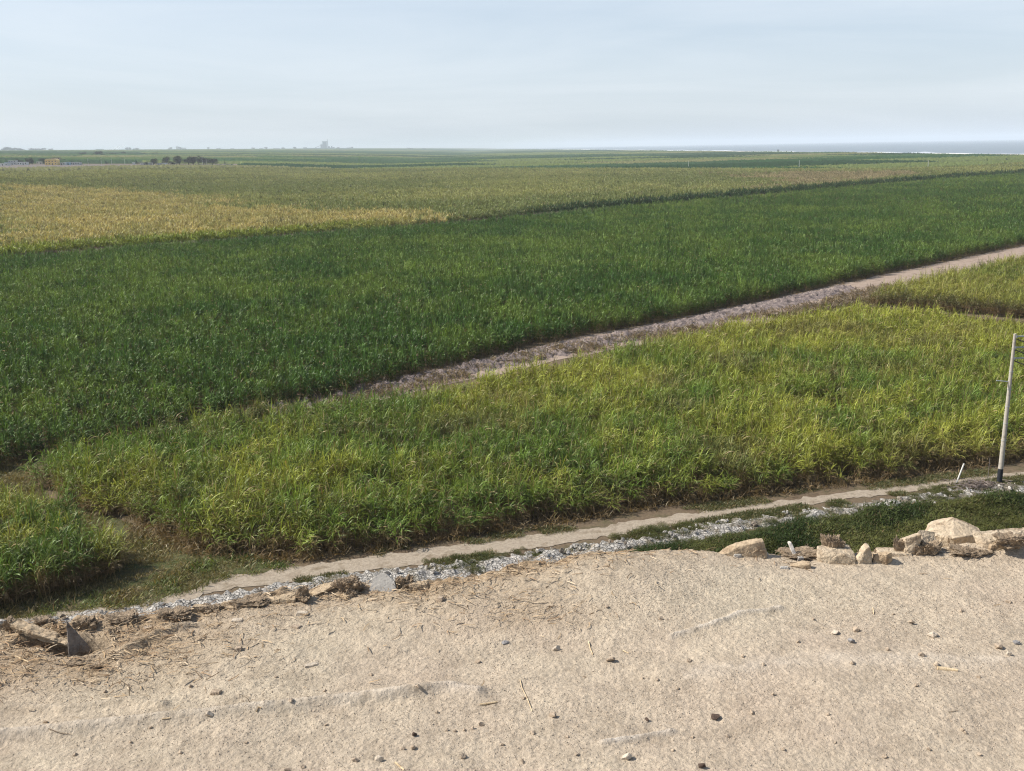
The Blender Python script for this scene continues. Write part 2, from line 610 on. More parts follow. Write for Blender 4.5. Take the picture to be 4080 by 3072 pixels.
for li, (off, wd, thr) in enumerate(((12, 17, 0.30), (38, 13, 0.46), (70, 11, 0.53), (115, 9, 0.60))):
    nn = 900
    ys = np.geomspace(600, 15000, nn)
    a = fbm(np.log(ys) * 22, ys * 0 + li * 7, 40 + li, 4)
    c = coast(ys) + off + (vnoise(np.log(ys) * 16, ys * 0, 60 + li) - 0.5) * 16
    hgt = np.clip((a - thr) * 5, 0, 1)
    for i in range(nn - 1):
        if hgt[i] > 0 or hgt[i + 1] > 0:
            k = len(V)
            w0, w1 = wd * hgt[i], wd * hgt[i + 1]
            h0, h1 = 0.7 * hgt[i], 0.7 * hgt[i + 1]
            # a low rounded breaker: seaward slope, crest, beachward foam
            V += [(c[i] - w0, ys[i], -0.72), (c[i], ys[i], -0.7 + h0), (c[i] + w0 * 0.5, ys[i], -0.75),
                  (c[i + 1] - w1, ys[i + 1], -0.72), (c[i + 1], ys[i + 1], -0.7 + h1), (c[i + 1] + w1 * 0.5, ys[i + 1], -0.75)]
            fc += [(k, k + 1, k + 4, k + 3), (k + 1, k + 2, k + 5, k + 4)]
tag(link('surf', mesh_from('surf', np.array(V), np.array(fc)), M_foam), kind='structure')

# ---- haze: even air in one closed box
mt, nt, out = new_mat('haze_air')
pv = N(nt, 'ShaderNodeVolumePrincipled')
pv.inputs['Color'].default_value = (0.86, 0.93, 1.0, 1)
pv.inputs['Density'].default_value = 1.0e-4
pv.inputs['Anisotropy'].default_value = 0.0
nt.links.new(pv.outputs[0], out.inputs['Volume'])
if hasattr(mt, 'cycles') and hasattr(mt.cycles, 'volume_sampling'): mt.cycles.volume_sampling = 'DISTANCE'
hz = MB().box(0, 0, 53.5, 56000, 56000, 120.0).build('haze', mt)
tag(hz, kind='stuff')
hz.display_type = 'WIRE'

# ---- dirt path in front of the near field, with the pale earth of the lay-by at its left end
M_path = earth('path_dirt', [lin(140, 126, 108), lin(160, 147, 129), lin(120, 106, 86)], 0.9, bump=0.05, bscale=6, fine=6.0, finev=(0.78, 1.15))
pn = GP([(0, 1358), (330, 1318), (480, 1276), (640, 1254), (815, 1230), (1010, 1203), (1200, 1177), (1400, 1148), (1600, 1112), (1800, 1084), (2000, 1058), (2212, 1030), (2420, 1003), (2700, 960)])
pf = GP([(0, 1338), (330, 1304), (480, 1248), (640, 1226), (815, 1200), (1010, 1177), (1200, 1152), (1400, 1123), (1600, 1094), (1800, 1068), (2000, 1044), (2212, 1018), (2420, 990), (2700, 948)])
ribbon('path', pn, pf, 0.03, M_path, 420, 0.42, 4)
# ---- grassy strip between the fields on the left
M_verge = earth('grass_verge', [(0.10, 0.075, 0.04), (0.075, 0.085, 0.03), (0.14, 0.105, 0.06)], 0.35, bump=0.08, bscale=4, fine=7.0)
VERGE = GP([(-260, 1380), (0, 1345), (330, 1310), (470, 1256), (640, 1226), (560, 1205), (380, 1170), (250, 1120), (100, 1075), (70, 1000), (0, 985), (-120, 985), (-260, 1060)])
sheet('grass_verge', VERGE, 0.015, M_verge, rag=0.4)
# ---- road between the near field and the dark field
M_road = earth('road_dirt', [lin(138, 120, 106), lin(160, 142, 126), lin(118, 102, 90)], 0.5, bump=0.05, bscale=4, fine=6.0, finev=(0.8, 1.15))
rn = [(-26.5, 81.0), (-19.5, 87.5), (-5.0, 101.0), (6.5, 111.5), (31.0, 129.0), (50.0, 144.5), (70, 164.5), (120.0, 215.5), (180, 271), (300, 382)]
rf = [(-30.0, 86.5), (-23.0, 93.2), (-6.0, 109.3), (5.2, 120.6), (26.0, 139.5), (45.5, 157.5), (64.5, 175.6), (118.0, 226.0), (177, 281), (297, 392)]
ribbon('dirt_road', rn, rf, 0.03, M_road, 260, 0.7, 8)
# ================================================================== FIELDS AND GROUND COVER
D_GAP = (-3.2, 3.8)
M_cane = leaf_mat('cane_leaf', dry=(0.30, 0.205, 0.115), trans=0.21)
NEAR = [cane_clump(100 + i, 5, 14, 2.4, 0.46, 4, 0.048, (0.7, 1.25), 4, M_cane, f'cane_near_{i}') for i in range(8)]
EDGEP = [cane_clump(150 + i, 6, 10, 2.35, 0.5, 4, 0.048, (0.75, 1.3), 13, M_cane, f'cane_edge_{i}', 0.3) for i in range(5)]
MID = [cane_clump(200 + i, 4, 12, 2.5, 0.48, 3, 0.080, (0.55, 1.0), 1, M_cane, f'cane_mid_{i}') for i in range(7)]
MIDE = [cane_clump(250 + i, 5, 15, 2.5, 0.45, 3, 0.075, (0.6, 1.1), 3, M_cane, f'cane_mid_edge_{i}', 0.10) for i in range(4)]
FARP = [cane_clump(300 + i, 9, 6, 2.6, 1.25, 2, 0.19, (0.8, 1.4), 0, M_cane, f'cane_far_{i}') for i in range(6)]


def field(name, x, y, protos, tint, hs, label, hvar=0.14, tvar=0.16, idx=None, lean=0.09):
    n = len(x)
    z = terr(x, y)
    rot = np.stack([RNG.normal(0, lean, n), RNG.normal(0, lean, n), RNG.uniform(0, 6.283, n)], -1)
    s = np.broadcast_to(np.asarray(hs), (n,)) * RNG.normal(1, hvar, n).clip(0.6, 1.4)
    wv = RNG.uniform(0.9, 1.15, n)
    t = tint * RNG.normal(1, tvar, (n, 1)).clip(0.5, 1.6)
    idx = RNG.integers(0, len(protos), n) if idx is None else idx
    return scatter(name, protos, np.stack([x, y, z], -1), rot, np.stack([wv, wv, s], -1), idx, t.clip(0, 1), label, 'cane field')


def blend(t, a, b):
    return np.asarray(a)[None] * (1 - t[:, None]) + np.asarray(b)[None] * t[:, None]


# ---- near field
A_front = [(-36.8, 70.5), (-31.3, 64.6), (-25.4, 61.2), (-21.3, 57.4), (-19.6, 56.4), (-14.0, 54.9), (-8.8, 56.4), (-3.3, 58.4), (2.7, 60.2), (9.0, 62.8), (18.6, 65.2), (25.8, 67.4), (38.6, 71.6), (60, 79), (76, 85)]
A_back = [(88, 99.5), (62.2, 116.2), (50.0, 130.8), (28.4, 121.2), (4.3, 98.8), (-9.8, 86.6), (-20.8, 84.6), (-28.6, 77.2), (-35, 73.2)]
x, y = jgrid(A_front + A_back, 0.76, margin=7)
jx = x + (fbm(x * 0.5, y * 0.5, 2, 3) - 0.5) * 3.0
de = dist_poly(x, y, A_front)
k = de + (fbm(x * 0.45, y * 0.45, 12, 3) - 0.5) * 1.8 > 0.1
x, y, de = x[k], y[k], de[k]
# bare, thin spots inside
thin = fbm(x * 0.11, y * 0.11, 43, 3)
k = RNG.random(len(x)) > sstep(0.62, 0.8, thin) * 0.55
x, y, de = x[k], y[k], de[k]
n1_ = fbm(x * 0.055, y * 0.055, 3, 4); n2_ = fbm(x * 0.22, y * 0.22, 6, 3); n3_ = fbm(x * 0.8, y * 0.8, 16, 2)
yel = sstep(0.42, 0.66, 0.5 * n1_ + 0.3 * n2_ + 0.2 * n3_ + 0.0011 * (x + y - 70))
t = blend(yel, (0.105, 0.165, 0.026), (0.262, 0.276, 0.044))
brn = sstep(0.55, 0.72, fbm(x * 0.13 + 31, y * 0.13, 9, 3)) * 0.45
t = blend(brn * 0 + 0, (0, 0, 0), (0, 0, 0)) + t * (1 - brn[:, None]) + np.array((0.17, 0.13, 0.06))[None] * brn[:, None]
idx = RNG.integers(0, 8, len(x))
e_ = (de < 1.5)
idx[e_] = 8 + RNG.integers(0, 5, e_.sum())
h = 0.98 + 0.22 * (fbm(x * 0.18, y * 0.18, 14, 3) - 0.5) * 2
h = h * (1 - 0.28 * np.clip(1 - de / 1.6, 0, 1))
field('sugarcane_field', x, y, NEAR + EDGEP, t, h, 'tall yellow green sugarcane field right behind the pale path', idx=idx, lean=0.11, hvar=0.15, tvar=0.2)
print('near', len(x))
# the same crop beyond the cross track at the right
A2 = [(53.8, 145.6), (70, 131.5), (84, 116), (130, 150), (115, 202), (92, 181), (68.5, 160)]
x, y = jgrid(A2, 0.85, margin=8)
n1_ = fbm(x * 0.06, y * 0.06, 3, 4); n2_ = fbm(x * 0.3, y * 0.3, 6, 3)
yel = sstep(0.30, 0.62, 0.55 * n1_ + 0.45 * n2_ + 0.06)
t = blend(yel, (0.13, 0.165, 0.030), (0.245, 0.245, 0.050))
de = dist_poly(x, y, A2[:3])
idx = RNG.integers(0, 8, len(x)); e_ = de < 2.0; t[de < 1.3] = (0.12, 0.12, 0.04); idx[e_] = 8 + RNG.integers(0, 5, e_.sum())
field('sugarcane_field', x, y, NEAR + EDGEP, t, 1.0, 'wedge of yellow green sugarcane beyond the cross track at the right', idx=idx)
# small plot at the left edge
Fp = [(-23.5, 52.4), (-23.5, 54.8), (-26.8, 57.4), (-32.7, 61.0), (-52, 72), (-50, 40), (-28.2, 48.6)]
x, y = jgrid(Fp, 0.62, margin=8)
t = blend(sstep(0.35, 0.65, fbm(x * 0.3, y * 0.3, 19, 3)), (0.09, 0.145, 0.026), (0.22, 0.23, 0.045))
de = dist_poly(x, y, Fp[:3] + [(-23.5, 52.4), (-28.2, 48.6), (-50, 40)])
idx = RNG.integers(0, 8, len(x)); e_ = de < 1.4; idx[e_] = 8 + RNG.integers(0, 5, e_.sum())
field('sugarcane_field', x, y, NEAR + EDGEP, t, 1.04, 'small plot of yellow green sugarcane at the left edge beside the grassy strip', idx=idx, lean=0.11)
# ---- dark green field
C_near = [(-80, 39), (-42, 72.4), (-35.8, 77.0), (-31.0, 82.8), (-26.5, 87.2), (-20.5, 91.6), (-16.4, 95.4), (-5.6, 109.0), (5.6, 121.6), (25.8, 138.5), (65, 176.5), (118.6, 227), (200, 303), (340, 436)]
C_far = [(480, 790), (337, 653.8), (235, 563), (126, 453), (69, 394), (16, 346), (-28, 302), (-64, 272), (-94, 249), (-117, 228), (-150, 196), (-190, 158)]
PC = C_near + C_far
x, y = jgrid(PC, 0.92, margin=9)
r = np.hypot(x, y)
k = RNG.random(len(x)) < np.clip(1.25 - (r - 110) / 330, 0.33, 1)
x, y, r = x[k], y[k], r[k]
k = dist_poly(x, y, C_near) + (fbm(x * 0.4, y * 0.4, 12, 3) - 0.5) * 2.4 > 0.1
x, y, r = x[k], y[k], r[k]
n1_ = fbm(x * 0.03, y * 0.03, 23, 4); n2_ = fbm(x * 0.16, y * 0.16, 26, 3)
t = blend(sstep(0.35, 0.68, 0.5 * n1_ + 0.5 * n2_), (0.052, 0.108, 0.020), (0.124, 0.182, 0.034))
lft = sstep(-10, -40, x) * sstep(130, 80, y)
t = t * (1 - lft[:, None] * 0.25) + np.array((0.11, 0.14, 0.03))[None] * lft[:, None] * 0.25
df = dist_poly(x, y, C_far[1:])
gs = sstep(10, 6, df + (fbm(x * 0.1, y * 0.1, 5, 2) - .5) * 6) * sstep(40, 0, x)
t = t * (1 - gs[:, None]) + np.array((0.20, 0.20, 0.135))[None] * gs[:, None]
h = 1.0 + 0.16 * (fbm(x * 0.08, y * 0.08, 28, 3) - 0.5) * 2 - 0.45 * gs
far_s = np.clip(1 + (r - 150) / 420, 1, 1.9)
dn = dist_poly(x, y, C_near)
idx = RNG.integers(0, 7, len(x)); e_ = dn < 3.2; idx[e_] = 7 + RNG.integers(0, 4, e_.sum())
o = field('sugarcane_field', x, y, MID + MIDE, t, h, 'broad dark green sugarcane field beyond the rutted dirt road', tvar=0.2, idx=idx)
print('C', len(x))
# ---- far yellow field
D_far = [tuple(PT(px, py, 3).xy) for px, py in ((4300, 632), (4080, 643), (3850, 658), (3500, 668), (2600, 667), (1800, 666), (1200, 666), (700, 668), (250, 676), (0, 678), (-300, 680))]
D_near = [(x_ + D_GAP[0], y_ + D_GAP[1]) for x_, y_ in C_far[::-1]]
PD = [(-260, 150)] + D_near + [(520, 840)] + D_far
TAN = [tuple(P(a * K, b * K, 4).xy) for a, b in ((-60, 530), (-60, 412), (200, 409), (420, 422), (640, 440), (930, 447), (1010, 462), (860, 480), (600, 489), (300, 505))]
BRN = [tuple(P(a * K, b * K, 3).xy) for a, b in ((1560, 370), (2010, 366), (1990, 378), (1850, 385), (1730, 398), (1640, 408), (1690, 384))]
xs_, ys_ = [], []
for a, b, st in ((0, 430, 1.5), (430, 700, 2.0), (700, 2200, 2.7)):
    x, y = jgrid(PD, st, margin=20)
    r = np.hypot(x, y); k = (r >= a) & (r < b)
    xs_.append(x[k]); ys_.append(y[k])
x, y = np.concatenate(xs_), np.concatenate(ys_)
wx = x + (fbm(x * 0.02, y * 0.02, 51, 5, 0.75) - 0.5) * 110 + RNG.normal(0, 7, len(x)); wy = y + (fbm(x * 0.02 + 9, y * 0.02, 53, 5, 0.75) - 0.5) * 110 + RNG.normal(0, 7, len(x))
n1_ = fbm(x * 0.008, y * 0.008, 33, 4); n2_ = fbm(x * 0.1, y * 0.1, 36, 2)
t = blend(sstep(0.35, 0.65, 0.6 * n1_ + 0.4 * n2_), (0.165, 0.19, 0.060), (0.27, 0.275, 0.095))
k = in_poly(wx, wy, TAN)[:, None]
t = np.where(k, blend(sstep(0.3, 0.7, n2_), (0.31, 0.28, 0.105), (0.43, 0.36, 0.15)), t)
k = in_poly(wx, wy, BRN)[:, None]
t = np.where(k, blend(sstep(0.3, 0.7, n2_), (0.22, 0.185, 0.095), (0.30, 0.245, 0.135)), t)
dn = dist_poly(x, y, D_near)
hd = sstep(11, 8, dn) * sstep(-20, 30, x)
hl = sstep(16, 4, dn) * sstep(-20, -60, x)
t = t * (1 - hd[:, None]) + np.array((0.03, 0.062, 0.018))[None] * hd[:, None]
t = t * (1 - hl[:, None]) + np.array((0.20, 0.24, 0.035))[None] * hl[:, None]
r = np.hypot(x, y)
sp_ = np.where(RNG.random(len(x)) < 0.05, 0.5, 1.0)
field('sugarcane_field', x, y, FARP, t * sp_[:, None], 0.92 + 0.25 * hd, 'wide straw yellow and olive cane field in the distance', tvar=0.12, hvar=0.18)
print('D', len(x))

# ---- short grass on the verge and along the path
M_grass = leaf_mat('grass_blade', dry=(0.24, 0.17, 0.085), trans=0.25)
def tuft(seed, n, L, spread, wd, name, dryp=0.35, mat=None):
    rg = random.Random(seed); out = []
    for _ in range(n):
        a = rg.uniform(0, 6.28); q = spread * math.sqrt(rg.random())
        out.append(blade(rg, (q * math.cos(a), q * math.sin(a), 0), rg.uniform(0, 6.28), rg.uniform(0.5, 1.4), L * rg.uniform(0.5, 1.2), wd, rg.uniform(0.4, 2.2), 2,
                         rg.uniform(0.65, 1.3), rg.uniform(0.4, 1) if rg.random() < dryp else 0, 0.4))
    return leaf_mesh(name, out, mat or M_grass)
TUFT = [tuft(400 + i, 26, 0.17, 0.26, 0.022, f'tuft_{i}') for i in range(5)]
x, y = jgrid(VERGE, 0.21, margin=4)
k = RNG.random(len(x)) < sstep(0.25, 0.6, fbm(x * 0.5, y * 0.5, 61, 4)) * 0.9 + 0.12
x, y = x[k], y[k]
# wheel ruts of the lay-by stay thin
n = len(x)
g = fbm(x * 0.28, y * 0.28, 64, 4)
t = blend(sstep(0.46, 0.68, g), (0.19, 0.155, 0.060), (0.11, 0.155, 0.034)) * RNG.uniform(0.8, 1.2, (n, 1))
scatter('grass', TUFT, np.stack([x, y, np.full(n, 0.015)], -1), np.stack([RNG.normal(0, .1, n), RNG.normal(0, .1, n), RNG.uniform(0, 6.28, n)], -1),
        np.repeat((0.8 + 1.0 * RNG.random(n) * sstep(0.4, 0.7, g) + 1.3 * (RNG.random(n) < 0.05))[:, None], 3, 1), RNG.integers(0, 5, n), t, 'short brown green grass on the strip between the left plots', 'grass')
print('verge', n)


def along(pl, n, off_lo, off_hi):
    """random points beside a polyline (offset to its left)"""
    p = np.array(pl, float); s = np.concatenate([[0], np.cumsum(np.hypot(*np.diff(p, axis=0).T))])
    u = RNG.uniform(0, s[-1], n)
    x = np.interp(u, s, p[:, 0]); y = np.interp(u, s, p[:, 1])
    i = np.clip(np.searchsorted(s, u) - 1, 0, len(p) - 2)
    d = p[i + 1] - p[i]; d /= np.hypot(d[:, 0], d[:, 1])[:, None]
    o = RNG.uniform(off_lo, off_hi, n)
    return x - d[:, 1] * o, y + d[:, 0] * o

# grass edging the path: near side, broken
x, y = along(pn[3:], 9500, -1.5, 0.12)
k = fbm(x * 0.35, y * 0.35, 71, 3) > 0.56 - 0.17 * sstep(5, 25, x)
x, y = x[k], y[k]
x2, y2 = along(pf[4:], 2600, -0.1, 1.3)
k = fbm(x2 * 0.3, y2 * 0.3, 73, 3) > 0.5
x = np.concatenate([x, x2[k]]); y = np.concatenate([y, y2[k]]); n = len(x)
t = blend(RNG.random(n), (0.06, 0.085, 0.022), (0.12, 0.115, 0.04))
scatter('grass', TUFT, np.stack([x, y, np.full(n, 0.01)], -1), np.stack([RNG.normal(0, .1, n), RNG.normal(0, .1, n), RNG.uniform(0, 6.28, n)], -1),
        np.repeat(RNG.uniform(0.7, 1.5, n)[:, None], 3, 1), RNG.integers(0, 5, n), t, 'broken fringe of short grass along both sides of the pale path', 'grass')
x, y = along([(38, 134), (57, 150)], 700, -4, 3.5)
x2, y2 = along([(51, 141), (70, 121)], 900, -5, 4)
x = np.concatenate([x, x2]); y = np.concatenate([y, y2]); n = len(x)
t = blend(RNG.random(n), (0.075, 0.08, 0.03), (0.17, 0.135, 0.06))
scatter('grass', TUFT, np.stack([x, y, np.full(n, 0.01)], -1), np.stack([RNG.normal(0, .1, n), RNG.normal(0, .1, n), RNG.uniform(0, 6.28, n)], -1),
        np.repeat(RNG.uniform(1.5, 3.2, n)[:, None], 3, 1), RNG.integers(0, 5, n), t, 'rough grass on the cross track between the two yellow green fields at the right', 'grass')
# dry cane leaves fallen at the foot of the near field
DRY = [tuft(430 + i, 14, 0.7, 0.5, 0.045, f'fallen_{i}', 0.9) for i in range(4)]
x, y = along(A_front[2:], 1700, -0.6, 0.9)
x2, y2 = along(C_near[1:], 700, -1.4, 0.6)
x = np.concatenate([x, x2]); y = np.concatenate([y, y2]); n = len(x)
t = blend(RNG.random(n), (0.20, 0.14, 0.07), (0.12, 0.085, 0.045))
scatter('fallen_cane_leaves', DRY, np.stack([x, y, np.full(n, 0.03)], -1), np.stack([RNG.normal(0, .5, n), RNG.normal(0, .5, n), RNG.uniform(0, 6.28, n)], -1),
        np.repeat(RNG.uniform(0.7, 1.3, n)[:, None], 3, 1) * np.array([1, 1, 0.45]), RNG.integers(0, 4, n), t, 'dry brown cane leaves fallen at the foot of the cane', 'dry leaves')

# ---- mulch of cut cane on the road
M_trash = earth('cane_mulch', [(0.11, 0.09, 0.085), (0.25, 0.20, 0.18), (0.36, 0.29, 0.24)], 0.9, bump=0.25, bscale=4.5, fine=7.0, finev=(0.5, 1.3))
ta = [(-22, 86.5), (-5, 103.5), (7, 114), (27, 131.5), (45, 148.5), (58, 161)]
tb = [(-24, 92), (-7, 108), (4, 118), (23, 135), (41.5, 152.5), (56, 166)]
ribbon('cane_mulch', ta, tb, 0.05, M_trash, 520, 1.3, 15, kind='stuff', cols=26, lump=0.62, lf=1.9)['label'] = 'grey brown mulch of cut cane heaped along the dirt road'
bpy.data.objects['cane_mulch']['category'] = 'mulch'
MUL = [tuft(450 + i, 16, 0.6, 0.5, 0.06, f'mulch_{i}', 0.6) for i in range(4)]
x, y = along(rn[:8], 5200, 0.3, 5.4)
k = (fbm(x * 0.16, y * 0.16, 81, 3) > 0.40) & (x < 64)
x, y = x[k], y[k]; n = len(x)
t = blend(RNG.random(n), (0.10, 0.085, 0.08), (0.30, 0.235, 0.17))
scatter('cane_mulch', MUL, np.stack([x, y, RNG.uniform(0.05, 0.3, n)], -1), np.stack([RNG.normal(0, .6, n), RNG.normal(0, .6, n), RNG.uniform(0, 6.28, n)], -1),
        np.repeat(RNG.uniform(0.6, 1.5, n)[:, None], 3, 1) * np.array([1, 1, 0.5]), RNG.integers(0, 4, n), t, 'loose grey and straw coloured cane leaves strewn over the dirt road', 'mulch')

# ---- bank of white rubble between the path and the ditch
M_bank, nt, out = new_mat('rubble_bank')
geo = N(nt, 'ShaderNodeNewGeometry'); pos = geo.outputs['Position']
mp = N(nt, 'ShaderNodeVectorMath', operation='MULTIPLY_ADD')
nz = N(nt, 'ShaderNodeTexNoise'); nz.inputs['Scale'].default_value = 2.5; nz.inputs['Detail'].default_value = 3
nt.links.new(pos, nz.inputs['Vector'])
mp.inputs[1].default_value = (0.35, 0.35, 0.35)
nt.links.new(nz.outputs['Color'], mp.inputs[0]); nt.links.new(pos, mp.inputs[2])
vo = N(nt, 'ShaderNodeTexVoronoi', feature='DISTANCE_TO_EDGE'); vo.inputs['Scale'].default_value = 4.2
nt.links.new(mp.outputs[0], vo.inputs['Vector'])
crack = ramp(nt, vo.outputs['Distance'], [(0.01, (0, 0, 0)), (0.12, (1, 1, 1))])
wh = ramp(nt, noise_tex(nt, pos, 5, 5, 0.7), [(0.3, (0.29, 0.265, 0.225)), (0.5, (0.41, 0.38, 0.335)), (0.7, (0.50, 0.47, 0.42))])
c = mixc(nt, crack, (0.25, 0.235, 0.21, 1), wh)
sxx = N(nt, 'ShaderNodeSeparateXYZ'); nt.links.new(pos, sxx.inputs[0])
ma = N(nt, 'ShaderNodeMath', operation='MULTIPLY_ADD'); ma.inputs[1].default_value = 0.0032
nt.links.new(sxx.outputs['X'], ma.inputs[0]); nt.links.new(noise_tex(nt, pos, 0.8, 5, 0.65), ma.inputs[2])
c = mixc(nt, ramp(nt, ma.outputs[0], [(0.53, (0, 0, 0)), (0.62, (0.9, 0.9, 0.9))]), c, (0.17, 0.145, 0.10, 1))
b = N(nt, 'ShaderNodeBsdfPrincipled'); b.inputs['Roughness'].default_value = 0.95; b.inputs['Specular IOR Level'].default_value = 0.1
nt.links.new(c, b.inputs['Base Color'])
bp = N(nt, 'ShaderNodeBump'); bp.inputs['Strength'].default_value = 1.0; bp.inputs['Distance'].default_value = 0.08
nt.links.new(crack, bp.inputs['Height']); nt.links.new(bp.outputs[0], b.inputs['Normal'])
nt.links.new(b.outputs[0], out.inputs[0])
RUB = [(-37, 43.6)] + GP([(100, 1345), (250, 1326), (410, 1303), (560, 1279), (686, 1254), (900, 1232), (1082, 1211), (1350, 1172), (1528, 1138), (1700, 1114), (1800, 1102), (1950, 1082), (2100, 1056), (2212, 1046)]) + [(50, 73)]
off = [(x_ + 0.45, y_ - 1.5) for x_, y_ in RUB]; off2 = [(x_ - 0.15, y_ + 0.55) for x_, y_ in RUB]
ribbon('rubble_bank', off, off2, 0.0, M_bank, 900, 0.6, 21, cols=22, lump=0.34, lf=1.6)
mt, nt, out = new_mat('rubble_lump')
ta_ = N(nt, 'ShaderNodeAttribute', attribute_name='tint', attribute_type='INSTANCER')
tcx = N(nt, 'ShaderNodeNewGeometry')
f_ = noise_tex(nt, tcx.outputs['Position'], 7, 4, 0.7)
c_ = mixc(nt, 1.0, ta_.outputs['Color'], ramp(nt, f_, [(0.32, (0.62, 0.61, 0.6)), (0.62, (1.12, 1.12, 1.12))]), 'MULTIPLY')
d_ = N(nt, 'ShaderNodeBsdfDiffuse'); nt.links.new(c_, d_.inputs[0]); nt.links.new(d_.outputs[0], out.inputs[0])
M_lump = mt
def lump_mesh(seed):
    rg = random.Random(seed)
    bm = bmesh.new(); bmesh.ops.create_icosphere(bm, subdivisions=3, radius=0.5)
    o = Vector((seed * 1.7, seed * 0.6, seed))
    for v in bm.verts:
        c = mnoise.cell_vector(v.co * 3.2 + o)
        v.co = v.co * (1 + 0.5 * mnoise.fractal(v.co * 2.2 + o, 0.9, 2, 4)) + (c - Vector((0.5, 0.5, 0.5))) * 0.22
        v.co.z *= 0.8
    me = bpy.data.meshes.new(f'lump_{seed}'); bm.to_mesh(me); bm.free(); me.materials.append(M_lump)
    return me
LUMP = [lump_mesh(s) for s in range(6)]
x, y = along(RUB, 1500, -1.45, 0.5)
pe = np.clip(1.25 - x / 48, 0.25, 1)
dd = dist_poly(x, y, [(a_ + 0.15, b_ - 0.45) for a_, b_ in RUB])
cl = fbm(x * 0.33, y * 0.7, 83, 4)
k = RNG.random(len(x)) < sstep(0.40, 0.60, cl + 0.10 * (x < 16)) * pe * sstep(1.15, 0.35, dd)
x, y, dd = x[k], y[k], dd[k]; n = len(x)
s = 0.05 + 0.30 * RNG.random(n) ** 4.5
t = np.array((0.50, 0.465, 0.41))[None] * RNG.uniform(0.6, 1.15, (n, 1)) * np.where(RNG.random((n, 1)) < 0.15, np.array([0.55, 0.5, 0.45]), 1.0)
z = 0.26 * (1 - (dd / 1.1) ** 2).clip(0, 1) + s * RNG.uniform(-0.15, 0.25, n)
scatter('white_rubble', LUMP, np.stack([x, y, z], -1), RNG.uniform(0, 6.28, (n, 3)), np.stack([s, s, s * 0.6], -1) * RNG.uniform(0.7, 1.35, (n, 3)), RNG.integers(0, 6, n), t.clip(0, 1),
        'bank of crumbly white clods between the pale path and the dark shrubs', 'rubble')
print('rubble', n)

# ---- low dark shrubs in the ditch
M_shrub = leaf_mat('shrub_leaf', dry=(0.16, 0.11, 0.06), trans=0.22, gloss=0.008)
def shrub_proto(seed):
    rg = random.Random(seed); out = []
    for _ in range(520):
        d = Vector((rg.gauss(0, 1), rg.gauss(0, 1), abs(rg.gauss(0, 1)) + 0.1)).normalized()
        R = rg.uniform(0.62, 1.0)
        c = Vector((d.x * 0.62 * R, d.y * 0.62 * R, d.z * 0.72 * R))
        a = rg.uniform(0, 6.28)
        out.append(blade(rg, c, a, rg.uniform(-0.5, 1.2), rg.uniform(0.08, 0.14), 0.048, 0.8, 1, rg.uniform(0.6, 1.4), 0.8 if rg.random() < 0.06 else 0, rg.uniform(-1, 1)))
    return leaf_mesh(f'shrub_{seed}', out, M_shrub)
SHR = [shrub_proto(500 + i) for i in range(5)]
SHP = GP([(1080, 1236), (1260, 1208), (1400, 1182), (1540, 1158), (1700, 1136), (1830, 1116), (1960, 1098), (2100, 1080), (2212, 1068), (2420, 1036), (2700, 1000)]) + [(48, 50), (34, 44), (10, 47), (2, 50)]
x, y = jgrid(SHP, 0.50, margin=6)
dep = dist_poly(x, y, SHP[:11])
k = (fbm(x * 0.4, y * 0.4, 93, 3) > 0.50 - 0.5 * np.clip(dep / 1.2, 0, 1))
x, y, dep = x[k], y[k], dep[k]
# a few shrubs also among the rubble at the right and along the bank
x2, y2 = along(RUB[6:], 700, -1.3, 1.1)
k2 = fbm(x2 * 0.45, y2 * 0.45, 95, 3) > (0.60 - 0.12 * sstep(8, 30, x2))
x2, y2 = x2[k2], y2[k2]
x = np.concatenate([x, x2]); y = np.concatenate([y, y2]); dep = np.concatenate([dep, np.zeros(len(x2))])
n = len(x)
t = blend(sstep(0.35, 0.65, fbm(x * 0.35, y * 0.35, 97, 3)), (0.040, 0.060, 0.018), (0.100, 0.105, 0.032))
lo = sstep(1.2, 0.0, dep)
t = t * (1 - 0.5 * lo[:, None]) + np.array((0.10, 0.105, 0.035))[None] * 0.5 * lo[:, None]
s = (0.46 + (0.62 + 0.45 * sstep(5, 25, x)) * sstep(0, 2.2, dep)) * RNG.normal(1, 0.16, n).clip(0.6, 1.5) * (0.45 + 1.1 * fbm(x * 0.34, y * 0.34, 99, 3))
scatter('ditch_shrubs', SHR, np.stack([x, y, np.full(n, -0.02)], -1), np.stack([RNG.normal(0, .15, n), RNG.normal(0, .15, n), RNG.uniform(0, 6.28, n)], -1),
        np.repeat(s[:, None], 3, 1) * np.array([1.1, 1.1, 1.0]), RNG.integers(0, 5, n), t, 'dense low dark green shrubs filling the ditch below the mound', 'shrubs')
print('shrubs', n)
# ================================================================== POLES, TOWN, MILL, FAR LAND
# ---- far farmland: patchwork of cane blocks reading as one mass, up to the shore
nth, nrr = 1500, 330
th = np.linspace(math.radians(-33), math.radians(33), nth)
rr = np.geomspace(760, 15000, nrr)
TH, RR = np.meshgrid(th, rr)
fx, fy = RR * np.sin(TH), RR * np.cos(TH)
a_ = math.radians(24)
U = fx * math.cos(a_) + fy * math.sin(a_); V_ = -fx * math.sin(a_) + fy * math.cos(a_)
big = 1 + (RR > 2500) * 1.0
cu = np.floor(U / (330 * big) + 0.3 * np.floor(V_ / (150 * big))); cv = np.floor(V_ / (150 * big))
hid = _hash(cu, cv, 5); hid2 = _hash(cu + 3, cv, 15)
fu = U / (330 * big) + 0.3 * np.floor(V_ / (150 * big)) - cu; fv = V_ / (150 * big) - cv
gap = (np.minimum(fv, 1 - fv) * 150 * big < 5) | (np.minimum(fu, 1 - fu) * 330 * big < 5)
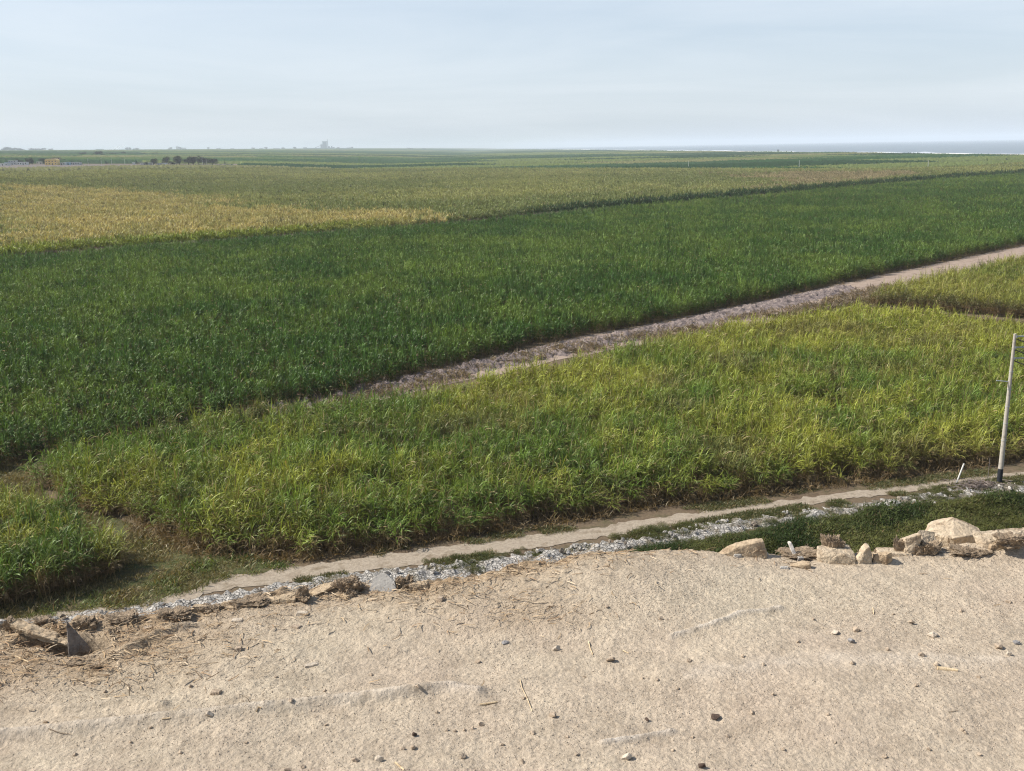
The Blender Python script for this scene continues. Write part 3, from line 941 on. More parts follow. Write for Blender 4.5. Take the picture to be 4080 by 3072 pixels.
hh = 2.2 + 1.4 * hid2 + RNG.normal(0, 0.45, fx.shape) + 0.8 * (vnoise(fx / 14, fy / 14, 3) - 0.5)
hh = np.where(gap, 0.4, hh)
inD = in_poly(fx.ravel(), fy.ravel(), PD).reshape(fx.shape)
VIL = [tuple(PT(a, b_).xy) for a, b_ in ((-300, 684), (0, 682), (250, 678), (700, 668), (960, 662), (960, 653), (700, 652), (300, 652), (-300, 652))]
inV = in_poly(fx.ravel(), fy.ravel(), VIL).reshape(fx.shape)
inD |= inV
hh = np.where(inD, -1.0, hh)
zz_ = terr(fx, fy) + hh
V = np.stack([fx, fy, zz_], -1).reshape(-1, 3)
i_, j_ = np.meshgrid(np.arange(nrr - 1), np.arange(nth - 1), indexing='ij')
fc = np.stack([i_ * nth + j_, i_ * nth + j_ + 1, (i_ + 1) * nth + j_ + 1, (i_ + 1) * nth + j_], -1).reshape(-1, 4)
land = (fx < coast(fy) - 75 - 60 * vnoise(fy / 160, fy * 0, 9)).ravel()
keep = land[fc].all(1) & ~(inD.ravel()[fc].all(1))
fc = fc[keep][:, ::-1]
pal = np.array([(0.030, 0.066, 0.024), (0.045, 0.085, 0.028), (0.075, 0.11, 0.034), (0.022, 0.048, 0.020), (0.11, 0.135, 0.045), (0.036, 0.068, 0.030), (0.14, 0.14, 0.06)])
ci = (hid * 6.99).astype(int)
cc = pal[ci] * (0.75 + 0.5 * RNG.random(fx.shape))[..., None]
cc = np.where(gap[..., None], np.array((0.05, 0.06, 0.035)), cc)
me = mesh_from('distant_cane_fields', V, fc)
c4 = np.ones((V.shape[0], 4), np.float32); c4[:, :3] = cc.reshape(-1, 3)
at = me.attributes.new('col', 'FLOAT_COLOR', 'POINT'); at.data.foreach_set('color', c4.ravel())
mt, nt, out = new_mat('distant_cane')
aa = N(nt, 'ShaderNodeAttribute', attribute_name='col')
d_ = N(nt, 'ShaderNodeBsdfDiffuse'); nt.links.new(aa.outputs['Color'], d_.inputs[0]); nt.links.new(d_.outputs[0], out.inputs[0])
tag(link('distant_cane_fields', me, mt), 'patchwork of dark green cane fields reaching back to the shore', 'cane field', kind='stuff')
# bare grey soil in front of the village
M_bare = earth('bare_soil', [lin(98, 90, 84), lin(116, 106, 98), lin(84, 80, 70)], 0.03, fine=0.4)
bs = [PT(px, py) for px, py in ((-200, 676), (250, 670), (700, 664), (950, 658), (950, 655), (600, 656), (300, 655), (-200, 657))]
me = bpy.data.meshes.new('bare_soil'); bm = bmesh.new()
f = bm.faces.new([bm.verts.new((v.x, v.y, v.z + 0.15)) for v in bs]); bmesh.ops.triangulate(bm, faces=[f])
bmesh.ops.recalc_face_normals(bm, faces=bm.faces[:]); bm.to_mesh(me); bm.free()
tag(link('bare_soil', me, M_bare), kind='structure')

# ---- utility pole beside the path
M_conc = earth('pole_concrete', [lin(168, 160, 146), lin(184, 176, 162), lin(146, 138, 124)], 3.0, fine=30, finev=(0.92, 1.05))
M_black = plain('black_paint', lin(46, 48, 52), 0.7, 0.12, 8)
M_steel = plain('galvanised_steel', lin(168, 172, 170), 0.5, 0.08, 10)
M_dsteel = plain('dark_insulator', lin(64, 60, 58), 0.5, 0.1, 10)
pb = P(3981, 1926, 0)
def height_at(px, py, q):
    """height of the point above base q seen at this row"""
    d = ray(px, py); t = math.hypot(q.x, q.y) / math.hypot(d.x, d.y)
    return CH + d.z * t
PH = height_at(4045, 1330, pb)
print('pole', pb, PH)
t = empty('utility_pole', pb)
MB().tube((0, 0, 1.12), (0, 0, PH), 0.172, 0.098, 20).build('pole', M_conc, t)
MB().tube((0, 0, -0.3), (0, 0, 1.12), 0.186, 0.174, 20).build('painted_base', M_black, t)
for zz2 in (PH - 0.18, PH - 0.95, PH - 1.72):
    c_ = MB()
    c_.box(0.62, 0.0, zz2, 1.15, 0.075, 0.075); c_.box(0.09, 0, zz2, 0.10, 0.26, 0.14)
    ca = c_.build('crossarm', M_steel, t)
    b_ = MB(); b_.tube((0.12, -0.03, zz2 - 0.18), (0.75, -0.35, zz2 - 0.42), 0.035, 0.03, 8)
    for q in range(4):
        u_ = 0.3 + 0.18 * q
        b_.tube((0.12 + 0.63 * u_, -0.03 - 0.32 * u_, zz2 - 0.18 - 0.24 * u_), (0.12 + 0.63 * (u_ + .05), -0.03 - 0.32 * (u_ + .05), zz2 - 0.18 - 0.24 * (u_ + .05)), 0.07, 0.07, 10)
    b_.build('insulator', M_dsteel, t)
    MB().tube((1.12, 0, zz2 + 0.03), (1.12, 0, zz2 + 0.26), 0.05, 0.035, 10).build('insulator', M_dsteel, t)
zs = height_at(4017, 1520, pb)
MB().tube((-0.10, 0, zs), (-1.0, -0.10, zs + 0.12), 0.036, 0.036, 8).build('bracket', M_steel, t)
for k in range(5):
    zb = 3.2 + 1.25 * k
    rb_ = 0.187 - 0.08 * (zb - 1.12) / (PH - 1.12)
    MB().tube((0, 0, zb), (0, 0, zb + 0.035), rb_ + 0.006, rb_ + 0.006, 18).build('band', M_steel, t)
tag(t, 'pale concrete utility pole with a black painted foot beside the path', 'utility pole')
# leaning white post and thin rod beside it
M_wpost = plain('white_paint', lin(222, 218, 208), 0.7, 0.05, 10)
q = P(3807, 1930, 0)
ht = height_at(3840, 1852, q)
d = ray(3840, 1852); tt = (q.y) / d.y
topx = d.x * tt
t = empty('leaning_post', q)
MB().tube((0, 0, -0.1), (topx - q.x, 0, ht), 0.052, 0.052, 10).build('post', M_wpost, t)
MB().tube(((topx - q.x) * 0.985, 0, ht * 0.985), (topx - q.x, 0, ht + 0.02), 0.062, 0.062, 10).build('cap', M_wpost, t)
tag(t, 'short white post leaning over beside the path near the utility pole', 'post')
q = P(3935, 1916, 0)
t = empty('rod', q)
MB().tube((0, 0, -0.1), (0.0, 0, height_at(3943, 1826, q)), 0.026, 0.022, 8).build('shaft', plain('rusty_rod', lin(120, 112, 102), 0.7, 0.15, 20), t)
MB().box(0, 0, 0.03, 0.16, 0.16, 0.10).build('foot', M_bank, t)
tag(t, 'thin upright grey rod between the leaning post and the utility pole', 'rod')
# heap of dead branches at the pole's foot
bm = bmesh.new(); rg = random.Random(5)
for _ in range(150):
    a = rg.uniform(0, 6.28); L = rg.uniform(0.4, 1.2)
    c = Vector((rg.gauss(0, 0.9), rg.gauss(0, 0.35), abs(rg.gauss(0.12, 0.14))))
    dv = Vector((math.cos(a), math.sin(a) * 0.5, rg.uniform(-0.15, 0.3))).normalized() * L * 0.5
    mt_ = Matrix.Translation(c) @ dv.to_track_quat('Z', 'Y').to_matrix().to_4x4()
    bmesh.ops.create_cone(bm, cap_ends=True, segments=4, radius1=0.025, radius2=0.012, depth=L, matrix=mt_)
me = bpy.data.meshes.new('branch_heap'); bm.to_mesh(me); bm.free()
o = link('branch_heap', me, earth('dead_branch', [lin(150, 138, 128), lin(118, 104, 94), lin(180, 170, 160)], 6))
o.location = P(3890, 1938, 0.15)
tag(o, 'heap of grey dead branches on the bank left of the utility pole', 'branch heap')

# ---- distant power line at the right
M_fpole = plain('far_pole', lin(190, 188, 182), 0.8, 0.05, 1)
def far_pole(q, h, lab, grp):
    t = empty('power_pole', q)
    MB().tube((0, 0, 0), (0, 0, h), 0.22, 0.14, 8).build('pole', M_fpole, t)
    MB().box(0, 0, h - 0.5, 2.0, 0.14, 0.14, 0.6).build('crossarm', M_fpole, t)
    return tag(t, lab, 'power pole', grp)
FP = [(2743, 668, 640, 'leftmost of three pale power poles between the yellow field and the sea'), (3184, 669, 639, 'middle one of three pale power poles between the yellow field and the sea'),
      (3697, 669, 637, 'rightmost of three pale power poles between the yellow field and the sea')]
tops = []
for px, py, pt, lb in FP:
    q = PT(px, py, 2.0); h = height_at(px, pt, q) - q.z
    far_pole(q, h, lb, 'far power poles'); tops.append(Vector((q.x, q.y, q.z + h - 0.4)))
for a, b, lb in ((tops[0], tops[1], 'thin wire between the leftmost and middle far power poles'), (tops[1], tops[2], 'thin wire between the middle and rightmost far power poles')):
    bm_ = MB(); pr = None
    for k in range(13):
        u_ = k / 12; p_ = a.lerp(b, u_) - Vector((0, 0, 1.6 * 4 * u_ * (1 - u_)))
        if pr is not None: bm_.tube(pr, p_, 0.045, 0.045, 4)
        pr = p_
    tag(bm_.build('power_wire', M_dsteel), lb, 'wire')
for i, (px, py, hp, lb) in enumerate(((352, 656, 22, 'leftmost power pole on the bare soil right of the village'), (405, 660, 26, 'taller power pole on the bare soil before the dark field'), (446, 657, 22, 'power pole third from the village on the bare soil'),
        (498, 655, 20, 'power pole just left of the tiny white hut'), (807, 657, 28, 'pale power pole standing in front of the right tree clump'), (823, 657, 22, 'second pale power pole in front of the right tree clump'))):
    q = PT(px, py); far_pole(q, hp * px_scale(q) , lb, 'power poles by the village')

# ---- trees
M_crown = leaf_mat('tree_leaf', trans=0.15, inst=False, base=(0.030, 0.040, 0.020))
M_trunk = plain('bark', lin(92, 78, 66), 0.9, 0.2, 2)
def crown_mesh(seed, n=1700):
    rg = random.Random(seed); out = []
    blobs = [(Vector((rg.uniform(-0.36, 0.36), rg.uniform(-0.36, 0.36), rg.uniform(0.28, 0.80))), rg.uniform(0.16, 0.28)) for _ in range(11)]
    for _ in range(n):
        c, R = rg.choice(blobs)
        d = Vector((rg.gauss(0, 1), rg.gauss(0, 1), rg.gauss(0, 1))).normalized()
        p = c + d * R * rg.uniform(0.6, 1.05)
        out.append(blade(rg, p, rg.uniform(0, 6.28), rg.uniform(-0.6, 1.0), rg.uniform(0.07, 0.13), 0.075, 0.6, 1, rg.uniform(0.6, 1.4), 0, rg.uniform(-1, 1)))
    return leaf_mesh(f'crown_{seed}', out, M_crown)
def trunk_mesh(seed):
    rg = random.Random(seed); m_ = MB()
    m_.tube((0, 0, -0.02), (0.01, 0, 0.4), 0.045, 0.03, 8)
    for k in range(5):
        a = k * 1.26 + rg.random(); m_.tube((0.01, 0, 0.3 + 0.03 * k), (0.25 * math.cos(a), 0.25 * math.sin(a), 0.55 + 0.06 * k), 0.02, 0.007, 6)
    me = bpy.data.meshes.new('trunk'); m_.bm.to_mesh(me); m_.bm.free(); me.materials.append(M_trunk)
    return me
CR = [crown_mesh(600 + i) for i in range(6)]
TRK = [trunk_mesh(700 + i) for i in range(3)]
def tree(i, q, w_, h_, lab, grp):
    t = empty('tree', q, random.uniform(0, 6.28))
    for nm, me in (('trunk', TRK[i % 3]), ('crown', CR[i % 6])):
        o = bpy.data.objects.new(nm, me); COL.objects.link(o); o.parent = t
        o.scale = (w_ * 1.3, w_ * 1.3, h_ * 1.1)
    return tag(t, lab, 'tree', grp)
# px of base column, row, width px, height px
TR = [(612, 657, 25, 22, 'round dark tree beside the low pale huts, standing apart'), (664, 655, 26, 27, 'leaning dark tree between the round one and the tree clump'), (716, 656, 34, 32, 'tallest dark tree at the left end of the right clump'),
      (752, 656, 30, 24, 'dark tree just right of the tallest one in the clump'), (770, 656, 28, 29, 'second tallest dark tree in the middle of the clump'), (790, 656, 30, 28, 'dark tree in the middle of the clump, right of the second tallest'), (812, 656, 28, 24, 'dark tree behind the pale poles in the clump'),
      (846, 656, 36, 23, 'low wide dark tree at the right end of the clump'), (680, 656, 18, 12, 'small bush between the leaning tree and the tallest tree'), (583, 657, 16, 9, 'small bush left of the round dark tree'),
      (329, 621, 22, 12, 'far hazy tree left of the pair behind the village'), (395, 622, 24, 16, 'largest far hazy tree behind the village'), (374, 621, 14, 8, 'small far hazy tree left of the largest one'), (412, 623, 16, 9, 'small far hazy tree right of the largest one'),
      (24, 649, 12, 12, 'tree at the far left of the village'), (67, 655, 14, 16, 'tree between the two pale village houses'), (82, 652, 14, 13, 'tree behind the low white village house'), (118, 655, 16, 20, 'tree right of the low white village house'),
      (131, 655, 15, 18, 'tree left of the small shed roof'), (164, 651, 15, 16, 'dark tree behind the small shed roof'), (175, 654, 14, 20, 'dark tree touching the yellow house on its left'), (252, 647, 16, 10, 'low tree behind the long white wall'), (493, 615, 14, 9, 'far hazy tree right of the middle of the plain'),
      (570, 616, 16, 6, 'far hazy bush left of the round dark tree'), (610, 615, 26, 6, 'far hazy row bush above the round dark tree'), (445, 618, 40, 8, 'far hazy thicket right of the largest hazy tree')]
for i, (px, py, wd, hg, lb) in enumerate(TR):
    q = PT(px, py); s = px_scale(q)
    tree(i, q, wd * s, hg * s, lb, 'trees around the village')
# hazy tree line and skyline on the horizon
for i, (px, r, wd, hg) in enumerate([(18, 7000, 24, 14), (36, 7000, 22, 13), (52, 7000, 20, 11), (70, 7000, 22, 10), (90, 7000, 22, 8), (128, 7600, 24, 10), (150, 7600, 22, 9), (170, 7600, 20, 9), (202, 7600, 14, 8),
        (505, 8000, 12, 9), (520, 8000, 9, 10), (547, 8000, 10, 8), (678, 8200, 13, 9), (720, 8200, 12, 9), (1010, 8800, 12, 6), (1060, 8800, 10, 7), (1130, 8800, 12, 6), (1175, 8800, 12, 8), (1345, 8800, 14, 6), (1632, 8600, 18, 5), (1690, 8600, 14, 4), (1395, 8600, 18, 5), (3100, 3000, 8, 5)]):
    q = AT(px, r); s = px_scale(q)
    tree(i + 2, q, wd * s, hg * s, 'pale blue hazy tree on the skyline', 'hazy trees on the skyline') if px < 3000 else tree(i, q, wd * s, hg * s, 'lone small tree by the surf line at the right', None)

# ---- village
def cm(name, c): return plain(name, c, 0.85, 0.06, 0.8)
M_yel = cm('yellow_wall', lin(232, 196, 120)); M_wht = cm('white_wall', lin(214, 214, 208)); M_gry = cm('grey_wall', lin(178, 180, 178)); M_brk = cm('brick_wall', lin(150, 118, 108))
M_cre = cm('cream_wall', lin(214, 204, 184)); M_roof = cm('tin_roof', lin(196, 196, 190)); M_win = plain('dark_window', lin(70, 74, 78), 0.4, 0.1, 1); M_troof = cm('tan_roof', lin(228, 200, 140)); M_teal = cm('blue_wall', lin(160, 186, 196))
def house(px, py, wpx, hpx, wall, roof, lab, wins=3, storeys=1, pitch=0.0, depth=0.45, door=True, dist=None):
    q = PT(px, py) if dist is None else AT(px, dist)
    s = px_scale(q); w_, h_ = wpx * s, hpx * s; d_ = max(4.0, w_ * depth)
    rz = -math.atan2(q.x, q.y) - math.radians(28)
    t = empty('house', q, rz)
    wl = MB()
    wl.box(0, d_ / 2, h_ / 2 - 0.2, w_, d_, h_ + 0.4); wl.build('wall', wall, t)
    rf = MB()
    if pitch:
        rf.prism([(-w_ / 2 - 0.3, h_), (w_ / 2 + 0.3, h_), (w_ / 2 * 0.72, h_ + pitch * s), (-w_ / 2 * 0.72, h_ + pitch * s)], -0.3, d_ + 0.3)
    else:
        rf.box(0, d_ / 2, h_ + 0.12, w_ + 0.3, d_ + 0.3, 0.24)
    rf.build('roof', roof, t)
    sh_ = h_ / storeys
    for st in range(storeys):
        for k in range(wins):
            xw = -w_ / 2 + w_ * (k + 0.5) / wins
            if st == 0 and door and k == wins // 2:
                MB().box(xw, -0.04, sh_ * 0.38, 1.0, 0.12, sh_ * 0.74).build('door', M_win, t)
            else:
                MB().box(xw, -0.04, sh_ * (st + 0.55), min(1.3, w_ / wins * 0.5), 0.12, sh_ * 0.36).build('window', M_win, t)
    return tag(t, lab, 'house', 'houses of the village')
house(10, 660, 40, 7, M_wht, M_roof, 'low white house at the left edge of the village')
house(26, 658, 14, 9, M_teal, M_roof, 'pale blue hut second from the left edge of the village', 2)
house(49, 657, 28, 14, M_gry, M_wht, 'two storey pale grey house at the left of the village', 3, 2)
house(88, 658, 34, 10, M_wht, M_roof, 'low white house in the middle of the left village row', 4)
house(156, 654, 18, 8, M_cre, M_roof, 'small cream shed left of the yellow house', 2)
house(204, 658, 44, 17, M_yel, M_troof, 'two storey yellow house, brightest of the village', 4, 2, pitch=5)
house(222, 646, 26, 15, M_brk, M_brk, 'brown brick block behind the yellow house', 2, 2, door=False)
house(246, 658, 24, 8, M_wht, M_roof, 'white house right next to the yellow house', 3)
house(267, 658, 18, 10, M_teal, M_roof, 'pale blue house in the row right of the yellow house', 2)
house(294, 657, 42, 8, M_gry, M_roof, 'long grey roofed building at the right end of the village row', 5)
house(530, 656, 6, 7, M_wht, M_wht, 'tiny white hut alone on the plain', 1)
house(575, 657, 30, 6, M_gry, M_roof, 'low grey hut left of the round dark tree', 3)
house(598, 657, 16, 7, M_cre, M_roof, 'cream hut just left of the round dark tree', 2)
house(642, 657, 34, 6, M_wht, M_roof, 'low white hut between the round and the leaning tree', 3)
house(692, 656, 14, 5, M_cre, M_roof, 'small cream hut left of the tallest tree', 2)
for px, wd, hg, r in ((707, 10, 12, 8600), (735, 12, 7, 8600), (830, 8, 9, 8700), (870, 16, 5, 8700), (925, 14, 4, 8700), (1040, 14, 4, 8900), (1100, 22, 4, 8900), (535, 10, 6, 8300), (395, 26, 5, 8300)):
    o = house(px, 600, wd, hg, M_gry, M_gry, 'pale block of the hazy town on the skyline', 2, 1, door=False, dist=r)
    o['group'] = 'hazy blocks of the town on the skyline'

# ---- sugar mill
q0 = AT(1295, 9000); s = px_scale(q0)
M_mill = cm('mill_cladding', lin(150, 156, 160)); M_mill2 = cm('mill_dark', lin(110, 114, 118))
t = empty('sugar_mill', q0, -math.atan2(q0.x, q0.y))
def mb(x0, x1, h0, h1, dy=0.0, dd=30.0):
    return MB().box((x0 + x1) / 2 * s, dy, (h0 + h1) / 2 * s, (x1 - x0) * s, dd, (h1 - h0) * s)
mb(-8, 8, 0, 26).build('boiler_house', M_mill, t)
mb(-9, 9.5, 26, 28, 0, 32).build('roof', M_mill2, t)
mb(-16, -8.2, 0, 17).build('annex', M_mill, t)
MB().tube((12 * s, 0, 0), (11 * s, 0, 36 * s), 1.5 * s, 0.95 * s, 14).build('chimney', M_mill2, t)
MB().tube((-36 * s, 0, 5 * s), (-16 * s, 0, 12.5 * s), 0.8 * s, 0.8 * s, 8).build('conveyor', M_mill2, t)
mb(-66, 36, -4, 4.5, 0, 40).build('shed', M_mill, t)
mb(-80, -66.2, -4, 7).build('shed', M_mill, t)
mb(12.5, 19, 4.6, 9).build('tank', M_mill2, t)
mb(24, 28, 4.6, 10.5).build('tower', M_mill2, t)
mb(29, 38, 4.6, 6.5).build('annex', M_mill, t)
mb(100, 105, 0, 6).build('tower', M_mill2, t)
mb(50, 99.5, -2, 2.5).build('shed', M_mill, t)
tag(t, 'hazy sugar mill on the horizon with a tall block and one slender chimney', 'sugar mill')

# ---- smoke drifting from a field fire
mt, nt, out = new_mat('smoke')
v_ = N(nt, 'ShaderNodeVolumePrincipled'); v_.inputs['Color'].default_value = (0.95, 0.96, 0.98, 1); v_.inputs['Density'].default_value = 0.006
nt.links.new(v_.outputs[0], out.inputs['Volume'])
bm = bmesh.new()
q = AT(408, 5000); s = px_scale(q)
for k in range(12):
    u_ = k / 11
    mt_ = Matrix.Translation((-u_ * 62 * s + 0, 40 * k, (1.2 + 15 * u_ ** 1.9) * s)) @ Matrix.Diagonal(((4 + 7 * u_) * s, 60, (1.6 + 3.4 * u_) * s, 1))
    bmesh.ops.create_icosphere(bm, subdivisions=3, radius=1, matrix=mt_)
me = bpy.data.meshes.new('smoke'); bm.to_mesh(me); bm.free()
o = link('smoke', me, mt); o.location = q
rm = o.modifiers.new('merge', 'REMESH'); rm.mode = 'VOXEL'; rm.voxel_size = 6.0
tag(o, 'thin white smoke drifting from a fire on the far plain', 'smoke', kind='stuff')
# ================================================================== THE FOREGROUND: top of the old earth mound
GZ0 = 22.3
bumps = []          # (x, y, height, sx, sy)
def gz_low(x, y):
    z = np.full(np.shape(x), GZ0, float)
    for bx, by, h, sx_, sy_ in bumps:
        z = z + h * np.exp(-(((x - bx) / sx_) ** 2 + ((y - by) / sy_) ** 2))
    return z
for px, py, h, sx_, sy_ in ((2250, 2330, 0.055, 0.60, 0.34), (2560, 2300, 0.02, 0.5, 0.3), (3990, 2180, 0.06, 0.22, 0.10), (4200, 2120, 0.10, 0.2, 0.2),
                            (1000, 2480, 0.014, 0.25, 0.2), (1600, 2600, -0.02, 0.5, 0.22), (3500, 2400, -0.015, 0.7, 0.25),
                            (500, 2700, -0.012, 0.3, 0.2), (3400, 2750, 0.015, 0.5, 0.3), (850, 2960, 0.01, 0.4, 0.2)):
    q = P(px, py, GZ0)
    bumps.append((q.x, q.y, h, sx_, sy_))
EDGE_PX = [(-420, 2545), (0, 2492), (100, 2482), (250, 2480), (420, 2455), (560, 2458), (700, 2442), (780, 2427), (900, 2402), (1000, 2388), (1180, 2352),
           (1300, 2340), (1450, 2335), (1600, 2328), (1800, 2302), (1950, 2277), (2150, 2236), (2300, 2213), (2500, 2202), (2720, 2190), (2880, 2208),
           (3060, 2208), (3250, 2208), (3500, 2196), (3700, 2185), (3900, 2160), (4000, 2135), (4080, 2105), (4500, 2040)]
ex, ey = [], []
for px, py in EDGE_PX:
    q = P(px, py, GZ0)
    for _ in range(4): q = P(px, py, float(gz_low(q.x, q.y)))
    ex.append(q.x); ey.append(q.y)
ex = np.array([-30.0] + ex + [30.0]); ey = np.array([ey[0] - 6] + ey + [ey[-1] + 3])
def edge_y(x):
    return np.interp(x, ex, ey) + (fbm(np.asarray(x) * 9, np.asarray(x) * 0, 77, 4) - 0.5) * 0.05

ridges = [([(2670, 2548), (2830, 2503), (2950, 2450), (3110, 2422)], 0.009, 0.012), ([(2400, 2968), (2680, 2910)], 0.011, 0.011),
          ([(-100, 2945), (500, 2885), (800, 2860), (1300, 2800), (1560, 2770), (1760, 2745), (1900, 2760)], 0.026, 0.03), ([(0, 2810), (260, 2820), (500, 2790), (640, 2810)], 0.016, 0.022),
          ([(1500, 2790), (1850, 2735)], 0.010, 0.014), ([(500, 2590), (640, 2530), (760, 2500)], 0.02, 0.02), ([(900, 2650), (1150, 2600)], 0.008, 0.03),
          ([(2700, 2700), (3300, 2640), (4100, 2640)], 0.007, 0.05)]
rl = []
for pl, h, wd in ridges:
    rl.append(([tuple(P(a, b, GZ0).xy) for a, b in pl], h, wd))
PIT = P(312, 2566, GZ0)

def straw_mask(x, y):
    """how much straw lies there (0..1)"""
    d = edge_y(x) - y
    near = np.exp(-np.clip(d, 0, 9) / 0.16) * sstep(0.9, -0.3, x) + 0.35 * np.exp(-np.clip(d, 0, 9) / 0.10)
    left = np.exp(-(((x + 1.55) / 0.45) ** 2 + ((y - 3.12) / 0.22) ** 2)) * 0.9
    q = P(2150, 2460, GZ0); mid = np.exp(-(((x - q.x) / 0.22) ** 2 + ((y - q.y) / 0.12) ** 2)) * 0.38
    e = ((x - PIT.x) / 0.115) ** 2 + ((y - PIT.y) / 0.075) ** 2
    return np.clip(near + left + mid, 0, 1) * sstep(0.6, 1.3, e) * (0.35 + 0.9 * fbm(x * 7, y * 7, 31, 3))

def gz(x, y, fine=True):
    x = np.asarray(x, float); y = np.asarray(y, float)
    z = gz_low(x, y)
    z = z + 0.030 * (fbm(x * 1.7, y * 2.6, 5, 3) - 0.5) + 0.016 * (fbm(x * 6, y * 9, 8, 3) - 0.5)
    shp = x.shape; xf, yf = x.ravel(), y.ravel()
    add = np.zeros(len(xf))
    for pl, h, wd in rl:
        d = dist_poly(xf, yf, pl)
        add += h * np.exp(-(d / wd) ** 2)
    z = z + add.reshape(shp)
    d = edge_y(x) - y
    st = straw_mask(x, y)
    # crumbled rim
    rim = np.exp(-np.abs(d) / 0.10)
    z = z + rim * (0.075 * (fbm(x * 11, y * 24, 15, 5, 0.6) - 0.5) * sstep(1.2, -0.2, x) + 0.018 * (fbm(x * 12, y * 16, 16, 3) - 0.5))
    if fine:
        z = z + st * 0.030 * (fbm(x * 20, y * 46, 21, 4) - 0.45)
        z = z + 0.0052 * (fbm(x * 38, y * 44, 23, 3, 0.6) - 0.5) * (0.5 + fbm(x * 3, y * 4, 27, 2)) + 0.006 * np.clip(vnoise(x * 85, y * 85, 29) - 0.4, 0, 1)
    # the hollow at the left end of the rim
    e = ((x - PIT.x) / 0.105) ** 2 + ((y - PIT.y) / 0.070) ** 2
    z = z - 0.21 * sstep(1.25, 0.65, e)
    e = ((x - PIT.x + 0.11) / 0.12) ** 2 + ((y - PIT.y - 0.035) / 0.045) ** 2
    z = z - 0.05 * sstep(1.6, 0.4, e)
    # the mound's flank
    o = np.clip(-d, 0, None)
    z = z - (1.2 * o + 0.22 * sstep(0.0, 0.22, o)) + np.minimum(o, 3) * 0.06 * (fbm(x * 2, y * 2, 33, 3) - 0.5)
    s = np.clip(np.abs(x) - 22, 0, None) + np.clip(-y - 22, 0, None)
    z = z - 1.0 * s
    return np.maximum(z, -0.6)

def PR(px, py):
    """PG kept on the near side of the rim"""
    e = float(np.interp(px, [a for a, b in EDGE_PX], [b for a, b in EDGE_PX]))
    return PG(px, max(py, e + 9))

def PG(px, py):
    """where the sight line meets the mound top"""
    q = P(px, py, GZ0)
    for _ in range(8):
        q = P(px, py, float(gz(np.array([q.x]), np.array([q.y]), False)[0]))
    return q

def axis(lo, a, b, hi, fine, n0, n1):
    l = a - np.geomspace(fine, a - lo, n0)[::-1] if n0 else np.array([])
    c = np.arange(a, b, fine)
    h = c[-1] + np.geomspace(fine, hi - c[-1], n1)
    return np.concatenate([l, c, h])
xs = axis(-44, -2.6, 2.8, 44, 0.0065, 70, 70)
ysx = axis(-42, 2.0, 4.4, 44, 0.0065, 60, 80)
X, Y = np.meshgrid(xs, ysx)
Zg = gz(X, Y)
n1, n2 = Zg.shape
i_, j_ = np.meshgrid(np.arange(n1 - 1), np.arange(n2 - 1), indexing='ij')
fc = np.stack([i_ * n2 + j_, i_ * n2 + j_ + 1, (i_ + 1) * n2 + j_ + 1, (i_ + 1) * n2 + j_], -1).reshape(-1, 4)
me = mesh_from('dirt_mound', np.stack([X, Y, Zg], -1).reshape(-1, 3), fc)
at = me.attributes.new('straw', 'FLOAT', 'POINT'); at.data.foreach_set('value', straw_mask(X, Y).ravel().astype(np.float32))
rv = np.zeros(X.size)
for k_, kw in ((0, 1.0), (1, 1.0), (2, 0.4), (4, 0.35), (7, 0.3)):
    pl, h, wd = rl[k_]
    rv = np.maximum(rv, kw * np.exp(-(dist_poly(X.ravel(), Y.ravel(), pl) / (wd * 0.9)) ** 2))
at = me.attributes.new('crust', 'FLOAT', 'POINT'); at.data.foreach_set('value', rv.astype(np.float32))

mt, nt, out = new_mat('mound_dirt')
geo = N(nt, 'ShaderNodeNewGeometry'); pos = geo.outputs['Position']
f0 = noise_tex(nt, pos, 1.1, 4, 0.6)
c = ramp(nt, f0, [(0.34, (0.455, 0.365, 0.272)), (0.5, (0.48, 0.395, 0.292)), (0.66, (0.50, 0.42, 0.308))])
f1 = noise_tex(nt, pos, 9, 5, 0.7)
c = mixc(nt, 1.0, c, ramp(nt, f1, [(0.3, (0.80, 0.79, 0.78)), (0.52, (1, 1, 1)), (0.7, (1.14, 1.14, 1.13))]), 'MULTIPLY')
f2 = noise_tex(nt, pos, 75, 4, 0.75)
c = mixc(nt, 1.0, c, ramp(nt, f2, [(0.32, (0.78, 0.77, 0.76)), (0.5, (1, 1, 1)), (0.68, (1.14, 1.14, 1.14))]), 'MULTIPLY')
vo = N(nt, 'ShaderNodeTexVoronoi'); vo.inputs['Scale'].default_value = 110
nt.links.new(pos, vo.inputs['Vector'])
c = mixc(nt, 0.15, c, mixc(nt, 1.0, c, ramp(nt, vo.outputs['Color'], [(0.1, (0.55, 0.53, 0.5)), (0.5, (1, 1, 1)), (0.9, (1.5, 1.48, 1.45))]), 'MULTIPLY'))
sa = N(nt, 'ShaderNodeAttribute', attribute_name='straw')
mp = N(nt, 'ShaderNodeMapping'); mp.inputs['Scale'].default_value = (22, 90, 60)
nt.links.new(pos, mp.inputs['Vector'])
fs = noise_tex(nt, mp.outputs[0], 1.0, 5, 0.7)
cs = ramp(nt, fs, [(0.3, (0.13, 0.085, 0.05)), (0.5, (0.31, 0.215, 0.125)), (0.7, (0.46, 0.34, 0.21))])
c = mixc(nt, sa.outputs['Fac'], c, cs)
ca = N(nt, 'ShaderNodeAttribute', attribute_name='crust')
mm = N(nt, 'ShaderNodeMath', operation='MULTIPLY')
nt.links.new(ca.outputs['Fac'], mm.inputs[0]); nt.links.new(ramp(nt, f1, [(0.35, (0.1,) * 3), (0.6, (0.8,) * 3)]), mm.inputs[1])
c = mixc(nt, mm.outputs[0], c, (0.66, 0.59, 0.50, 1))
